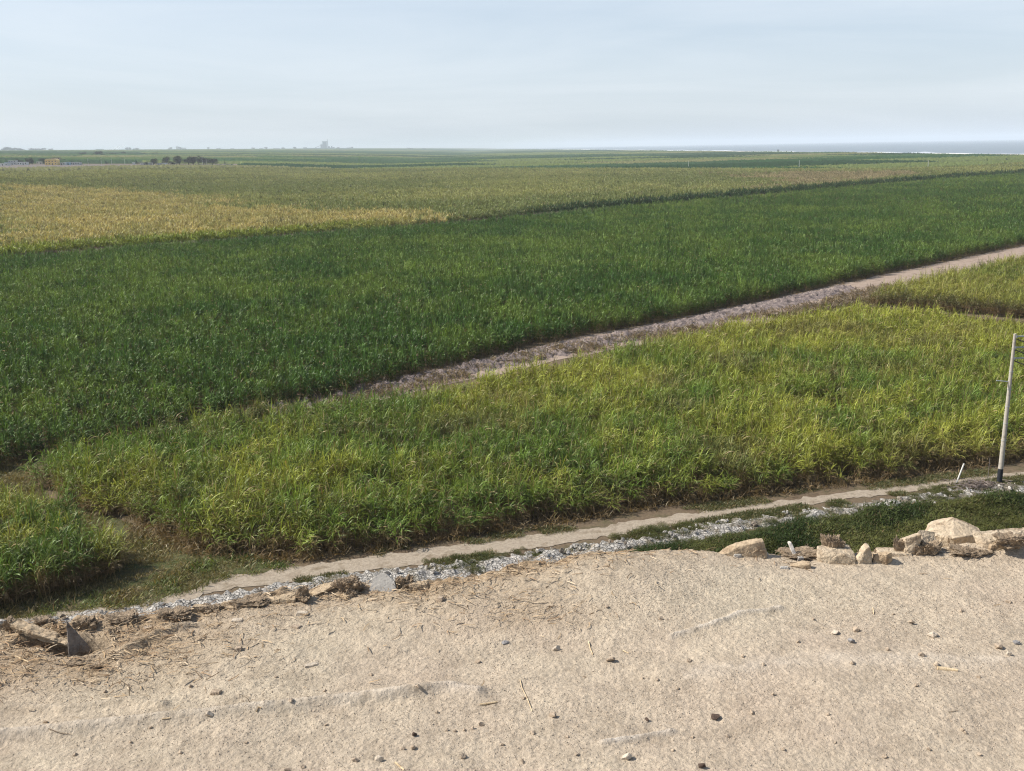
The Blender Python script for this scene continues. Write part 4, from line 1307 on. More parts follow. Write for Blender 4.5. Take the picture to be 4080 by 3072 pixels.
b = N(nt, 'ShaderNodeBsdfPrincipled'); b.inputs['Roughness'].default_value = 0.97
b.inputs['Specular IOR Level'].default_value = 0.1
nt.links.new(c, b.inputs['Base Color'])
bp = N(nt, 'ShaderNodeBump'); bp.inputs['Strength'].default_value = 1.0; bp.inputs['Distance'].default_value = 0.0068
vg = N(nt, 'ShaderNodeTexVoronoi', feature='SMOOTH_F1'); vg.inputs['Scale'].default_value = 95
nt.links.new(pos, vg.inputs['Vector'])
hs_ = N(nt, 'ShaderNodeMath', operation='MULTIPLY_ADD'); hs_.inputs[1].default_value = -0.55
nt.links.new(vg.outputs['Distance'], hs_.inputs[0]); nt.links.new(noise_tex(nt, pos, 120, 5, 0.75), hs_.inputs[2])
nt.links.new(hs_.outputs[0], bp.inputs['Height'])
nt.links.new(bp.outputs[0], b.inputs['Normal'])
nt.links.new(b.outputs[0], out.inputs[0])
M_mound = mt
tag(link('dirt_mound', me, M_mound, smooth=True), kind='structure')

# ---- gravel and straw lying on the mound top: uncountable
def gravel(name, n, mat_cols, smin, smax, label):
    x = RNG.uniform(-2.6, 2.8, n * 3); y = 1.95 + 2.4 * np.sqrt(RNG.random(n * 3))
    k = (y < edge_y(x) - 0.02) & (np.abs(x) < 0.62 * y + 0.3)
    cl = fbm(x * 2.2, y * 3, 91, 3)
    k &= RNG.random(n * 3) < sstep(0.3, 0.62, cl) * 0.9 + 0.12
    x, y = x[k][:n], y[k][:n]
    n = len(x)
    z = gz(x, y)
    base = np.array([(1, 0, 0), (-1, 0, 0), (0, 1, 0), (0, -1, 0), (0, 0, 1), (0, 0, -1)], float)
    s = smin + (smax - smin) * RNG.random(n) ** 3.5
    V = base[None] * (1 + (RNG.random((n, 6, 1)) - 0.5) * 0.8) + (RNG.random((n, 6, 3)) - 0.5) * 0.7
    a = RNG.uniform(0, 6.28, n); ca_, sa_ = np.cos(a), np.sin(a)
    V = np.stack([V[..., 0] * ca_[:, None] - V[..., 1] * sa_[:, None], V[..., 0] * sa_[:, None] + V[..., 1] * ca_[:, None], V[..., 2] * 0.75], -1)
    V = V * (s / 2)[:, None, None] + np.stack([x, y, z + s * 0.2], -1)[:, None]
    t = np.array([(0, 2, 4), (2, 1, 4), (1, 3, 4), (3, 0, 4), (2, 0, 5), (1, 2, 5), (3, 1, 5), (0, 3, 5)])
    fc = (np.arange(n)[:, None, None] * 6 + t[None]).reshape(-1, 3)
    me = mesh_from(name, V.reshape(-1, 3), fc)
    cc = np.ones((n, 6, 4), np.float32)
    mc = np.array(mat_cols)
    pick = mc[RNG.integers(0, len(mc), n)] * RNG.uniform(0.75, 1.2, (n, 1))
    cc[..., :3] = pick[:, None]
    at = me.attributes.new('col', 'FLOAT_COLOR', 'POINT'); at.data.foreach_set('color', cc.ravel())
    mt, nt, out = new_mat(name)
    aa = N(nt, 'ShaderNodeAttribute', attribute_name='col')
    d = N(nt, 'ShaderNodeBsdfDiffuse'); nt.links.new(aa.outputs['Color'], d.inputs[0]); nt.links.new(d.outputs[0], out.inputs[0])
    return tag(link(name, me, mt), label, 'gravel', kind='stuff')
gravel('gravel', 110000, [(0.45, 0.365, 0.275), (0.50, 0.41, 0.31), (0.40, 0.315, 0.23), (0.5, 0.43, 0.34), (0.34, 0.28, 0.22)], 0.0016, 0.0048,
       'fine tan grit scattered over the bare dirt of the mound top')

M_straw, nt, out = new_mat('dry_straw')
aa = N(nt, 'ShaderNodeAttribute', attribute_name='col')
d = N(nt, 'ShaderNodeBsdfDiffuse'); nt.links.new(aa.outputs['Color'], d.inputs[0]); nt.links.new(d.outputs[0], out.inputs[0])

def straw_geo(P0, az, el, L, wd, curve, cols, seg=3):
    """vectorised curved strips: base points (n,3)"""
    n = len(P0)
    V = np.zeros((n, seg + 1, 2, 3))
    p = P0.copy()
    for i in range(seg + 1):
        a = az + curve * (i / seg - 0.5)
        e = el * (1 - 1.6 * i / seg)
        sd_ = np.stack([-np.sin(a), np.cos(a), 0.35 * np.ones(n)], -1)
        V[:, i, 0] = p - sd_ * (wd / 2)[:, None]; V[:, i, 1] = p + sd_ * (wd / 2)[:, None]
        d_ = np.stack([np.cos(a) * np.cos(e), np.sin(a) * np.cos(e), np.sin(e)], -1)
        p = p + d_ * (L / seg)[:, None]
    k = np.arange(n)[:, None, None] * (seg + 1) * 2
    t = np.array([[2 * i, 2 * i + 1, 2 * i + 3, 2 * i + 2] for i in range(seg)])
    fc = (k + t[None]).reshape(-1, 4)
    cc = np.ones((n, (seg + 1) * 2, 4), np.float32); cc[..., :3] = cols[:, None]
    return V.reshape(-1, 3), fc, cc.reshape(-1, 4)

SC_ = np.array([(0.46, 0.34, 0.21), (0.38, 0.27, 0.16), (0.30, 0.2, 0.12), (0.52, 0.41, 0.28), (0.17, 0.115, 0.07)])
n = 170000
x = RNG.uniform(-2.6, 2.8, n); y = RNG.uniform(2.2, 4.3, n)
k = (RNG.random(n) < np.clip(straw_mask(x, y), 0, 1) ** 1.3 * 0.42) & (y < edge_y(x) + 0.05)
x, y = x[k], y[k]
n = len(x)
V, fc, cc = straw_geo(np.stack([x, y, gz(x, y) + RNG.uniform(0, 0.006, n)], -1), RNG.normal(0, 0.8, n) + (RNG.random(n) < 0.5) * 3.14, RNG.uniform(0.0, 0.5, n),
                      RNG.uniform(0.012, 0.055, n), RNG.uniform(0.0012, 0.0038, n), RNG.normal(0, 0.8, n), SC_[RNG.integers(0, 5, n)] * RNG.uniform(0.7, 1.15, (n, 1)))
me = mesh_from('straw', V, fc)
at = me.attributes.new('col', 'FLOAT_COLOR', 'POINT'); at.data.foreach_set('color', cc.ravel())
tag(link('straw', me, M_straw), 'dry brown straw matted along the crumbling rim of the mound', 'straw', kind='stuff')

# ---- rocks
M_adobe = earth('adobe', [lin(178, 160, 134), lin(196, 178, 152), lin(154, 134, 110)], 12, bump=0.010, bscale=60, fine=45, finev=(0.68, 1.14))
M_adobe2 = earth('adobe_brown', [lin(164, 144, 118), lin(182, 162, 134), lin(140, 118, 94)], 14, bump=0.006, bscale=70, fine=60, finev=(0.75, 1.12))
M_white = earth('white_stone', [lin(158, 152, 144), lin(172, 166, 156), lin(140, 134, 126)], 20, bump=0.003, bscale=80, fine=50, finev=(0.88, 1.08))
M_tan = earth('tan_stone', [lin(160, 142, 122), lin(178, 160, 138), lin(144, 126, 106)], 25, bump=0.003, bscale=120, fine=110, finev=(0.8, 1.12))
M_pale = earth('pale_stone', [lin(178, 164, 146), lin(194, 180, 160), lin(162, 148, 130)], 20, bump=0.003, bscale=80, fine=50, finev=(0.85, 1.08))
M_grey = earth('grey_stone', [lin(128, 124, 122), lin(150, 146, 142), lin(110, 106, 104)], 25, bump=0.003, bscale=120, fine=110, finev=(0.8, 1.1))
M_shard = earth('shard_clay', [lin(104, 96, 90), lin(126, 118, 110), lin(84, 76, 70)], 25, bump=0.004, bscale=90, fine=80, finev=(0.7, 1.15))
M_dark = earth('dark_stone', [lin(62, 52, 46), lin(86, 72, 62), lin(50, 42, 38)], 25, bump=0.003, bscale=120)
M_clod = earth('fibrous_clod', [(0.18, 0.13, 0.085), (0.30, 0.225, 0.15), (0.39, 0.30, 0.205)], 30, bump=0.012, bscale=70, fine=110, finev=(0.55, 1.25))
M_wood = earth('dry_wood', [lin(190, 166, 130), lin(210, 188, 152), lin(150, 126, 96)], 30, bump=0.002, bscale=150)
M_oldwood = earth('weathered_wood', [lin(190, 180, 166), lin(210, 202, 190), lin(150, 138, 124)], 30, bump=0.003, bscale=120)

def rock(name, pts, scale, amp, mat, seed, cuts=3, bev=0.05, jag=5.0):
    """angular stone: hull of the given corners, edges worn, faces pitted. pts in units, scaled to metres"""
    bm = bmesh.new()
    for p in pts: bm.verts.new(Vector(p) * scale)
    bmesh.ops.convex_hull(bm, input=bm.verts[:])
    loose = [v for v in bm.verts if not v.link_faces]
    bmesh.ops.delete(bm, geom=loose, context='VERTS')
    size = max((v.co.length for v in bm.verts), default=1)
    bmesh.ops.dissolve_limit(bm, angle_limit=0.05, verts=bm.verts[:], edges=bm.edges[:])
    if bev:
        bmesh.ops.bevel(bm, geom=bm.edges[:], offset=size * bev, segments=2, profile=0.55, affect='EDGES', clamp_overlap=True)
    bmesh.ops.triangulate(bm, faces=bm.faces[:])
    for _ in range(cuts):
        le = [e for e in bm.edges if e.calc_length() > size * 0.055]
        if not le: break
        bmesh.ops.subdivide_edges(bm, edges=le, cuts=1, use_grid_fill=True)
        bmesh.ops.triangulate(bm, faces=bm.faces[:])
    bm.normal_update()
    off = Vector((seed * 3.1, seed * 1.7, seed * 0.9))
    for v in bm.verts:
        q = v.co / size
        cv = mnoise.cell_vector(q * 2.6 + off + mnoise.noise_vector(q * 3) * 0.35)
        d = mnoise.fractal(q * jag + off, 0.75, 2.2, 6) * 0.55 + mnoise.noise(q * 2.0 + off) * 0.6 + (cv.x - 0.5) * 1.1 - max(0, mnoise.noise(q * 9 + off) - 0.25) * 1.6
        v.co += v.normal * d * amp * size
    me = bpy.data.meshes.new(name)
    bm.to_mesh(me); bm.free()
    me.materials.append(mat)
    return me

def place(name, me, q, label, cat, group=None, rz=0.0, sink=0.0):
    o = bpy.data.objects.new(name, me); COL.objects.link(o)
    o.location = (q.x, q.y, q.z - sink); o.rotation_euler = (0, 0, rz)
    return tag(o, label, cat, group)

def slab(w_, d_, h_, seed, top=0.85, n=0):
    """corner points of a rough block, units of pixels"""
    rg = random.Random(seed)
    pts = []
    for sx_ in (-0.5, 0.5):
        for sy_ in (-0.5, 0.5):
            j = lambda a: a * rg.uniform(0.82, 1.1)
            pts.append((j(sx_) * w_, j(sy_) * d_, -0.15 * h_))
            pts.append((j(sx_) * w_ * top, j(sy_) * d_ * top, h_ * rg.uniform(0.75, 1.0)))
    for _ in range(n):
        pts.append((rg.uniform(-0.55, 0.55) * w_, rg.uniform(-0.5, 0.5) * d_, rg.uniform(0.3, 1.0) * h_))
    return pts

def clod(name, w_, h_, seed, mat=None, hair=70):
    """lump of earth bound with straw fibres: one mesh, uneven ball plus hairs"""
    rg = random.Random(seed)
    bm = bmesh.new()
    bmesh.ops.create_icosphere(bm, subdivisions=5, radius=1.0)
    off = Vector((seed * 2.3, seed, 1.0))
    for v in bm.verts:
        n0 = v.co.copy()
        d = 1 + 0.45 * mnoise.fractal(n0 * 1.5 + off, 0.8, 2.0, 6) + 0.30 * (mnoise.cell_vector(n0 * 2.2 + off).x - 0.5) + 0.12 * mnoise.noise(n0 * 9 + off)
        zc = min(n0.z, 0.45)
        v.co = Vector((n0.x * w_ * 0.56, n0.y * w_ * 0.40 * (0.75 if n0.y < 0 else 1.2), (zc * 0.85 + 0.30) * h_)) * d
    tops = [v.co.copy() for v in bm.verts if v.co.z > 0]
    for _ in range(hair):
        p = rg.choice(tops); a = rg.uniform(0, 6.28); L = rg.uniform(0.1, 0.28) * w_
        d = Vector((math.cos(a), math.sin(a), rg.uniform(-0.5, 0.6))).normalized()
        s = Vector((-math.sin(a), math.cos(a), 0.4)) * rg.uniform(0.0007, 0.0014)
        p2 = p + d * L * 0.5 + Vector((0, 0, L * 0.08)); p3 = p + d * L - Vector((0, 0, L * 0.1))
        vs = [bm.verts.new(c) for c in (p - s, p + s, p2 + s, p2 - s, p3)]
        bm.faces.new(vs[:4]); bm.faces.new((vs[3], vs[2], vs[4]))
    me = bpy.data.meshes.new(name)
    bm.to_mesh(me); bm.free()
    me.materials.append(mat or M_clod)
    return me

def put_slab(name, px, py, w_, d_, h_, mat, seed, label, cat, rz=0.0, top=0.85, n=2, amp=0.035, pts=None, sink=0.0, group=None, cuts=5, bev=0.022, dz=0.0):
    q = PR(px, py); s = px_scale(q)
    if pts: pts = [(a * 0.94, d * 0.9, (v - 0.38 * d * 0.9) / 0.93 if v > 3 else v) for a, d, v in pts]
    me = rock(name, pts or slab(w_, d_, h_, seed, top, n), s, amp, mat, seed, cuts, bev)
    q.z += dz
    return place(name, me, q, label, cat, group, rz, sink)

# the big boulder and its neighbours at the right
put_slab('boulder', 3792, 2188, 0, 0, 0, M_adobe, 3, 'largest pale beige boulder on the rim, sunlit top and shaded right face', 'boulder', amp=0.024,
         pts=[(-105, -10, 15), (-88, 60, 62), (-60, 90, 95), (0, 110, 108), (20, 60, 116), (65, 60, 98), (112, 40, 74), (-92, -25, 50), (-60, -45, 5), (-20, -70, -8), (-28, -72, 40), (70, -40, -8), (108, 0, 8), (112, -5, 60), (-10, 60, -10), (40, -55, 48)])
put_slab('adobe_block', 3632, 2202, 0, 0, 0, M_adobe, 5, 'square beige adobe block left of the largest boulder with a torn brown right edge', 'adobe block', amp=0.03,
         pts=[(-34, -15, -8), (-32, -10, 52), (-30, 50, 52), (28, 40, 72), (27, -14, 66), (26, -10, -8), (-20, -22, 0), (24, 40, 0)])
put_slab('adobe_slab', 3702, 2168, 0, 0, 0, M_adobe, 6, 'beige adobe slab leaning behind the left side of the largest boulder', 'adobe block', amp=0.03,
         pts=[(-48, 30, -10), (-46, 40, 50), (-20, 55, 76), (40, 55, 66), (44, 20, 0), (-40, 70, 0), (10, 80, 60), (-44, 20, 30)])
place('earth_clod', clod('earth_clod', 0.085, 0.055, 4), PR(3690, 2205), 'straw bound brown clod under the left corner of the largest boulder', 'clod')
place('earth_clod', clod('earth_clod', 0.045, 0.065, 5), PR(3586, 2183), 'tall tangled brown clod just left of the square adobe block', 'clod')
put_slab('adobe_slab', 3990, 2185, 0, 0, 0, M_adobe, 8, 'long pale adobe slab right of the largest boulder, sloping down to its foot', 'adobe block', amp=0.03,
         pts=[(-95, 30, 50), (-90, 50, 56), (60, 80, 72), (130, 70, 70), (120, 20, 20), (-85, -10, -6), (-50, -25, -8), (-70, -20, 22), (20, -10, 40), (60, 0, 0)])
put_slab('adobe_block', 3968, 2196, 78, 50, 42, M_adobe2, 9, 'rounded tan adobe lump below the long pale slab at the right end of the rim', 'adobe block', n=4, amp=0.06)
place('earth_clod', clod('earth_clod', 0.11, 0.035, 7), PR(4030, 2165), 'flat fibrous brown clod on the far right end of the rim', 'clod')
place('earth_clod', clod('earth_clod', 0.13, 0.022, 17), PR(3865, 2205), 'low mat of straw and earth at the right foot of the largest boulder', 'clod')
put_slab('adobe_block', 4058, 2200, 60, 40, 22, M_adobe, 10, 'small pale adobe fragment at the right edge of the view', 'adobe block', n=3, amp=0.06)
# middle right: the broken block with an upright shard
put_slab('adobe_block', 3338, 2242, 0, 0, 0, M_adobe, 12, 'broad beige adobe block lying flat with an upright shard against its right end', 'adobe block', amp=0.025,
         pts=[(-80, 30, -6), (-76, 20, 50), (-66, 60, 62), (30, 120, 74), (72, 110, 66), (70, 20, 36), (62, -25, 10), (60, -30, -8), (-60, -10, -8), (-74, 0, 22), (20, -22, 30)])
put_slab('adobe_shard', 3443, 2242, 0, 0, 0, M_adobe, 13, 'pale pointed adobe shard standing upright between two blocks', 'adobe shard', amp=0.04,
         pts=[(-44, -5, -6), (-34, 10, 20), (-10, 18, 62), (6, 20, 78), (22, 18, 66), (34, 14, 20), (34, 6, -8), (-30, -20, -6), (-4, -14, 50), (14, -8, 60), (26, -16, -6)])
put_slab('adobe_block', 3522, 2243, 0, 0, 0, M_adobe2, 14, 'small brown adobe block with a dark cracked right face beside the upright shard', 'adobe block', amp=0.04,
         pts=[(-42, 0, -6), (-40, 10, 30), (-36, 40, 36), (20, 45, 42), (24, -8, 40), (32, 30, 30), (34, 5, -6), (4, -18, -6), (2, -16, 30)])
put_slab('adobe_slab', 3560, 2205, 130, 70, 12, M_adobe, 15, 'thin flat adobe slab lying behind the small brown block', 'adobe block', n=2, amp=0.02)
place('earth_clod', clod('earth_clod', 0.085, 0.10, 8), PR(3312, 2178), 'large fibrous brown clod behind the broad flat adobe block', 'clod')
place('earth_clod', clod('earth_clod', 0.14, 0.022, 9), PR(3195, 2212), 'low reddish heap of straw and earth at the foot of the grey slat', 'clod')
place('earth_clod', clod('earth_clod', 0.03, 0.02, 10), PR(3290, 2226), 'dark little clod at the left foot of the broad flat adobe block', 'clod')
place('earth_clod', clod('earth_clod', 0.06, 0.016, 19), PR(3520, 2200), 'tuft of loose straw on the thin flat slab', 'clod')
# left of it: the long block with the white stone
put_slab('adobe_block', 2962, 2208, 0, 0, 0, M_adobe2, 16, 'long brown topped adobe block rising to a square right end, shaded front', 'adobe block', amp=0.022,
         pts=[(-112, 14, -6), (-104, 25, 10), (-60, 36, 40), (-10, 42, 56), (60, 36, 70), (82, 34, 70), (94, 26, 40), (100, 8, -6), (92, -10, -4), (84, 10, 56), (-20, 4, 38), (-40, -8, -6), (-64, -2, 14), (50, -12, -6), (50, 0, 52)])
put_slab('white_stone', 3036, 2214, 0, 0, 0, M_white, 17, 'bluish white stone propped against the square right end of the long brown block', 'stone', amp=0.03,
         pts=[(-26, 0, 6), (-26, 5, 24), (-6, 10, 30), (10, 8, 22), (28, 0, 12), (26, 0, -2), (-20, 0, -4), (0, -12, -4), (0, -8, 20)])
put_slab('white_stone', 2937, 2212, 32, 20, 12, M_white, 18, 'small white flake at the left foot of the long brown block', 'stone', amp=0.04)
t = empty('wooden_board', PR(3172, 2210))
s_ = px_scale(t.location)
me = rock('slat', [(-9, 0, -8), (9, 0, -8), (-30, 25, 50), (-20, 25, 54), (-14, 16, 50), (6, -12, -8), (-8, -12, -8), (-28, 14, 46)], s_, 0.02, M_oldwood, 20, 3, 0.04)
o = bpy.data.objects.new('split_face', me); COL.objects.link(o); o.parent = t
tag(t, 'weathered grey wooden slat sticking up from a heap of straw on the rim', 'slat')
put_slab('tan_stone', 3192, 2262, 0, 0, 0, M_adobe2, 21, 'wedge shaped tan stone with a dark right end lying in front of the straw heap', 'stone', amp=0.025, dz=0.002,
         pts=[(-42, 12, 6), (-40, 16, 12), (10, 24, 26), (36, 10, 22), (40, 0, 2), (34, -18, -2), (28, -20, 12), (-30, 0, 4), (0, -12, 0)])
put_slab('white_stone', 3188, 2236, 24, 18, 20, M_white, 22, 'pale cube like pebble just behind the wedge shaped tan stone', 'stone', amp=0.04)
put_slab('white_stone', 3125, 2264, 36, 18, 7, M_white, 23, 'flat pale flake left of the wedge shaped tan stone', 'stone', amp=0.04)
# left part of the rim
put_slab('white_stone', 1522, 2362, 0, 0, 0, M_white, 24, 'large angular white stone on the left half of the rim between brown clods', 'stone', amp=0.009,
         pts=[w for x_, v_ in ((-54, 14), (-34, 60), (-8, 74), (14, 72), (48, 44), (58, 14), (22, -30), (0, -26), (-44, -8)) for w in ((x_, v_ * 0.75, v_), (x_ * 0.9 + 8, v_ * 0.75 + 24, v_ - 4))], cuts=3, bev=0.012)
place('earth_clod', clod('earth_clod', 0.095, 0.052, 21), PR(1392, 2350), 'dark brown overhanging clod left of the large angular white stone', 'clod')
place('earth_clod', clod('earth_clod', 0.08, 0.05, 22), PR(1608, 2345), 'shaggy brown clod touching the right side of the large white stone', 'clod')
put_slab('adobe_block', 1672, 2350, 80, 50, 34, M_adobe2, 25, 'crumbling beige lump right of the shaggy clod beside the white stone', 'adobe block', n=4, amp=0.08)
put_slab('adobe_slab', 1262, 2372, 0, 0, 0, M_adobe2, 26, 'tilted adobe slab rising toward the dark overhanging clod', 'adobe block', amp=0.04,
         pts=[(-62, -10, -8), (-60, 20, 6), (10, 40, 40), (70, 40, 52), (76, 20, 40), (20, -14, 10), (60, 10, 20), (-40, -26, -6)])
place('earth_clod', clod('earth_clod', 0.035, 0.055, 23), PR(1208, 2385), 'narrow upright clod at the left end of the tilted adobe slab', 'clod')
put_slab('adobe_slab', 1110, 2398, 130, 60, 24, M_adobe2, 27, 'flat topped adobe ledge with a dark front, left of the narrow upright clod', 'adobe block', n=3, amp=0.06)
place('earth_clod', clod('earth_clod', 0.12, 0.03, 24), PR(1000, 2412), 'wide ragged clod at the left end of the flat topped ledge', 'clod')
place('earth_clod', clod('earth_clod', 0.095, 0.05, 25), PR(1972, 2283), 'dark brown clod on the rim in front of the white rubble bank', 'clod')
put_slab('adobe_slab', 1896, 2292, 110, 46, 26, M_adobe2, 28, 'low tan slab at the left foot of the dark clod beside the smooth hump', 'adobe block', n=2, amp=0.05)
place('earth_clod', clod('earth_clod', 0.06, 0.028, 26), PR(1800, 2322), 'small ragged clod left of the low tan slab', 'clod')
place('earth_clod', clod('earth_clod', 0.07, 0.02, 29), PR(2205, 2238), 'thin crumbling clod on the left shoulder of the smooth hump', 'clod')
place('earth_clod', clod('earth_clod', 0.10, 0.03, 27), PR(700, 2462), 'long low clod with a shaded front on the left part of the rim', 'clod')
place('earth_clod', clod('earth_clod', 0.07, 0.03, 28), PR(842, 2440), 'crumbly clod on the rim right of the long low clod', 'clod')
put_slab('adobe_block', 800, 2432, 60, 30, 24, M_adobe2, 29, 'wedge of tan adobe jutting from the rim between two low clods', 'adobe block', n=2, amp=0.05)
# crumbs of earth along the rim
for i in range(18):
    px = 400 + 1650 * random.random() ** 0.9
    pe_ = np.interp(px, [a for a, b in EDGE_PX], [b for a, b in EDGE_PX])
    py = pe_ + random.uniform(-2, 75) * (1 if px < 1300 else 0.6)
    q = PG(px, py)
    if i % 3 == 0:
        sz = random.uniform(24, 52)
        me = rock('earth_crumb', slab(sz, sz * 0.7, sz * random.uniform(0.25, 0.5), 300 + i, 0.85, 2), px_scale(q), 0.06, M_adobe2, 300 + i, 4, 0.022)
    else:
        me = clod('earth_crumb', random.uniform(0.022, 0.065), random.uniform(0.012, 0.03), 300 + i, hair=30)
    place('earth_crumb', me, q, 'crumbled brown lump of earth among the straw along the left rim of the mound', 'clod', 'crumbs of earth along the left rim', random.uniform(0, 6.28), 0.002)
# the hollow at the far left
q = P(312, 2566, GZ0)
for px, hgt in ((0, 0),):
    s_ = px_scale(q)
    me = rock('adobe_shard', [(-36, -8, -60), (-36, 8, -60), (-33, -7, 40), (-32, 7, 42), (-29, -3, 96), (-27, 3, 98), (-14, -7, 58), (-12, 7, 56), (6, -8, 34), (8, 8, 32), (34, -8, -22), (36, 8, -24), (44, -8, -60), (44, 8, -60), (0, -12, -10)], s_, 0.018, M_shard, 30, 5, 0.015)
    place('adobe_shard', me, q, 'dark grey pointed shard standing upright in the hollow at the left', 'adobe shard', None, math.radians(38))
put_slab('adobe_slab', 160, 2556, 0, 0, 0, M_adobe2, 31, 'long tilted adobe plank running from the left edge down into the hollow', 'adobe block', amp=0.045,
         pts=[(-134, 50, 62), (-126, 90, 72), (-100, 92, 70), (96, 22, 10), (108, 10, 4), (112, -12, -20), (-130, 46, 52), (100, -14, -8), (-20, 64, 44), (-30, 24, 30), (-120, 50, 30), (110, 10, -24), (30, 44, 30), (20, -2, 14)], bev=0.012)
place('earth_clod', clod('earth_clod', 0.05, 0.045, 31), PR(30, 2512), 'straw covered clod at the left edge of the view above the tilted plank', 'clod')
place('earth_clod', clod('earth_clod', 0.06, 0.03, 32), PR(175, 2492), 'dark clod on the rim behind the tilted plank', 'clod')
place('earth_clod', clod('earth_clod', 0.07, 0.04, 33), PR(345, 2505), 'dark matted clod on the rim behind the pointed shard', 'clod')
place('earth_clod', clod('earth_clod', 0.055, 0.04, 34), PR(385, 2545), 'tangled straw clod at the right wall of the hollow', 'clod')
place('earth_clod', clod('earth_clod', 0.10, 0.028, 35), PR(480, 2478), 'broad straw clod on the rim right of the hollow', 'clod')
place('earth_clod', clod('earth_clod', 0.03, 0.016, 36), PR(382, 2668), 'dark loose clod on bare ground below the hollow', 'clod')
place('earth_clod', clod('earth_clod', 0.06, 0.014, 37), PR(318, 2652), 'flat matted straw clod left of the dark loose clod below the hollow', 'clod')
put_slab('white_stone', 8, 2505, 40, 30, 36, M_white, 33, 'white stone cut by the left edge of the view', 'stone', amp=0.04)
for k, (px, py, w_, h_, lb) in enumerate(((1205, 2450, 50, 14, 'flat whitish flake below the tilted adobe slab'), (945, 2476, 46, 10, 'flat pale flake on the straw left of the whitish flake'),
        (1180, 2500, 40, 9, 'thin pale flake in the straw below the whitish one'), (590, 2505, 34, 10, 'pale flake on the rim between the hollow and the long low clod'),
        (1240, 2652, 56, 8, 'pale flat flake sunk in bare dirt at left centre'), (860, 2764, 44, 14, 'flat tan stone with a dark right tip at left centre'),
        (950, 2590, 26, 14, 'round tan stone below the flat pale flake'), (1755, 2390, 24, 14, 'small pale stone on the slope below the dark clod'))):
    put_slab('flat_stone', px, py, w_, 26, h_, M_pale if k in (0, 1, 4) else M_tan, 40 + k, lb, 'stone', amp=0.05, rz=random.uniform(-0.4, 0.4))

# ---- loose pebbles on the dirt, each where it lies
PEB = [(2432, 2634, 42, 't', 'largest loose tan pebble in the middle of the dirt, dark right side'), (2852, 2862, 38, 'd', 'black flat chip of stone low in the centre'), (2796, 3058, 32, 'd', 'dark stone at the bottom edge right of centre'),
       (2492, 3022, 44, 'w', 'widest pale stone near the bottom edge'), (3326, 2524, 30, 'w', 'pale pebble above a grey pebble on the right'), (3411, 2513, 28, 't', 'tan pebble with deep shadow beside the pale pebble on the right'),
       (3391, 2560, 30, 'g', 'flat grey pebble under the pale pebble on the right'), (3714, 2537, 36, 'w', 'pale rounded pebble on the right above the wooden stick'), (3977, 2583, 32, 't', 'tan pebble near the right edge with a smaller one below'),
       (4018, 2613, 26, 'w', 'pale pebble just below the tan pebble near the right edge'), (4049, 2566, 26, 'g', 'grey pebble nearest the right edge'), (2015, 2567, 28, 'g', 'lone blue grey pebble above centre'),
       (2220, 2590, 34, 'w', 'pair forming white pebble left of the largest tan pebble'), (835, 2842, 30, 'w', 'pale cube shaped pebble left of the short tilted stick'), (1512, 3030, 32, 'w', 'pale stone near the bottom edge left of centre'),
       (1918, 2895, 28, 't', 'tan pebble at the right end of a short row of crumbs'), (1651, 2933, 22, 'd', 'single dark pebble left of the row of crumbs'), (2578, 2871, 22, 'd', 'small black pebble left of the black flat chip'),
       (2201, 2857, 30, 't', 'tan pebble with a shadow at bottom centre, left of the small black pebble')]
SMALL = [(2418, 2421, 20), (2632, 2467, 20), (2745, 2635, 22), (3631, 2487, 26), (3829, 2439, 22), (4018, 2400, 22), (3672, 2613, 22), (3536, 2592, 20), (3396, 2647, 20), (3732, 2652, 20), (3041, 2650, 18),
         (2995, 2842, 24), (2086, 2783, 18), (2123, 2926, 22), (2261, 2940, 18), (3834, 2913, 18), (3525, 3017, 20), (1162, 2813, 22), (1295, 2755, 18), (1904, 2639, 22), (1416, 3033, 24), (1646, 2984, 24), (1605, 2987, 20),
         (1845, 3019, 26), (1665, 2736, 24), (1144, 3070, 26), (1208, 3056, 20), (1780, 2912, 16), (1812, 2914, 18), (1850, 2914, 16), (1885, 2908, 18), (3846, 2925, 14), (2330, 2700, 14), (2560, 2705, 16), (2620, 2712, 16), (2700, 2745, 16),
         (3180, 2560, 16), (2960, 2620, 16), (3240, 2470, 14), (3560, 2450, 14), (3900, 2700, 16), (3650, 2735, 16), (3300, 2850, 18), (3080, 2770, 16), (2900, 2935, 16), (3120, 2990, 16), (3330, 2960, 14), (3900, 3010, 18), (3700, 2990, 14), (600, 2900, 16),
         (420, 2760, 16), (720, 3000, 16), (300, 3010, 18), (980, 2960, 16), (1300, 2890, 16), (1480, 2690, 16), (1100, 2700, 16), (520, 2960, 14), (2000, 2970, 18), (2080, 3040, 20), (2300, 3010, 18), (2680, 2990, 16), (2760, 2940, 14), (1740, 2840, 16), (760, 2740, 16), (180, 2880, 18)]
MM = {'t': M_tan, 'w': M_pale, 'd': M_dark, 'g': M_grey}
def pebble_mesh(i, s, mat):
    rg = random.Random(900 + i)
    pts = [(rg.gauss(0, 1), rg.gauss(0, 1), rg.gauss(0, 1)) for _ in range(13)]
    pts = [Vector(p).normalized() for p in pts]
    fx, fy, fz = rg.uniform(0.42, 0.55), rg.uniform(0.35, 0.5), rg.uniform(0.26, 0.42)
    return rock('pebble', [(p.x * fx, p.y * fy, p.z * fz) for p in pts], s, 0.06, mat, i, 2, 0.08)
for i, (px, py, wpx, kd, lb) in enumerate(PEB):
    q = PG(px, py); s = px_scale(q) * wpx * 1.1
    q.z = float(gz(np.array([q.x]), np.array([q.y]))[0]) + s * 0.2
    place('pebble', pebble_mesh(i, s, MM[kd]), q, lb, 'pebble', 'pebbles on the dirt')
PM = [pebble_mesh(100 + i, 1.0, M_tan) for i in range(7)]
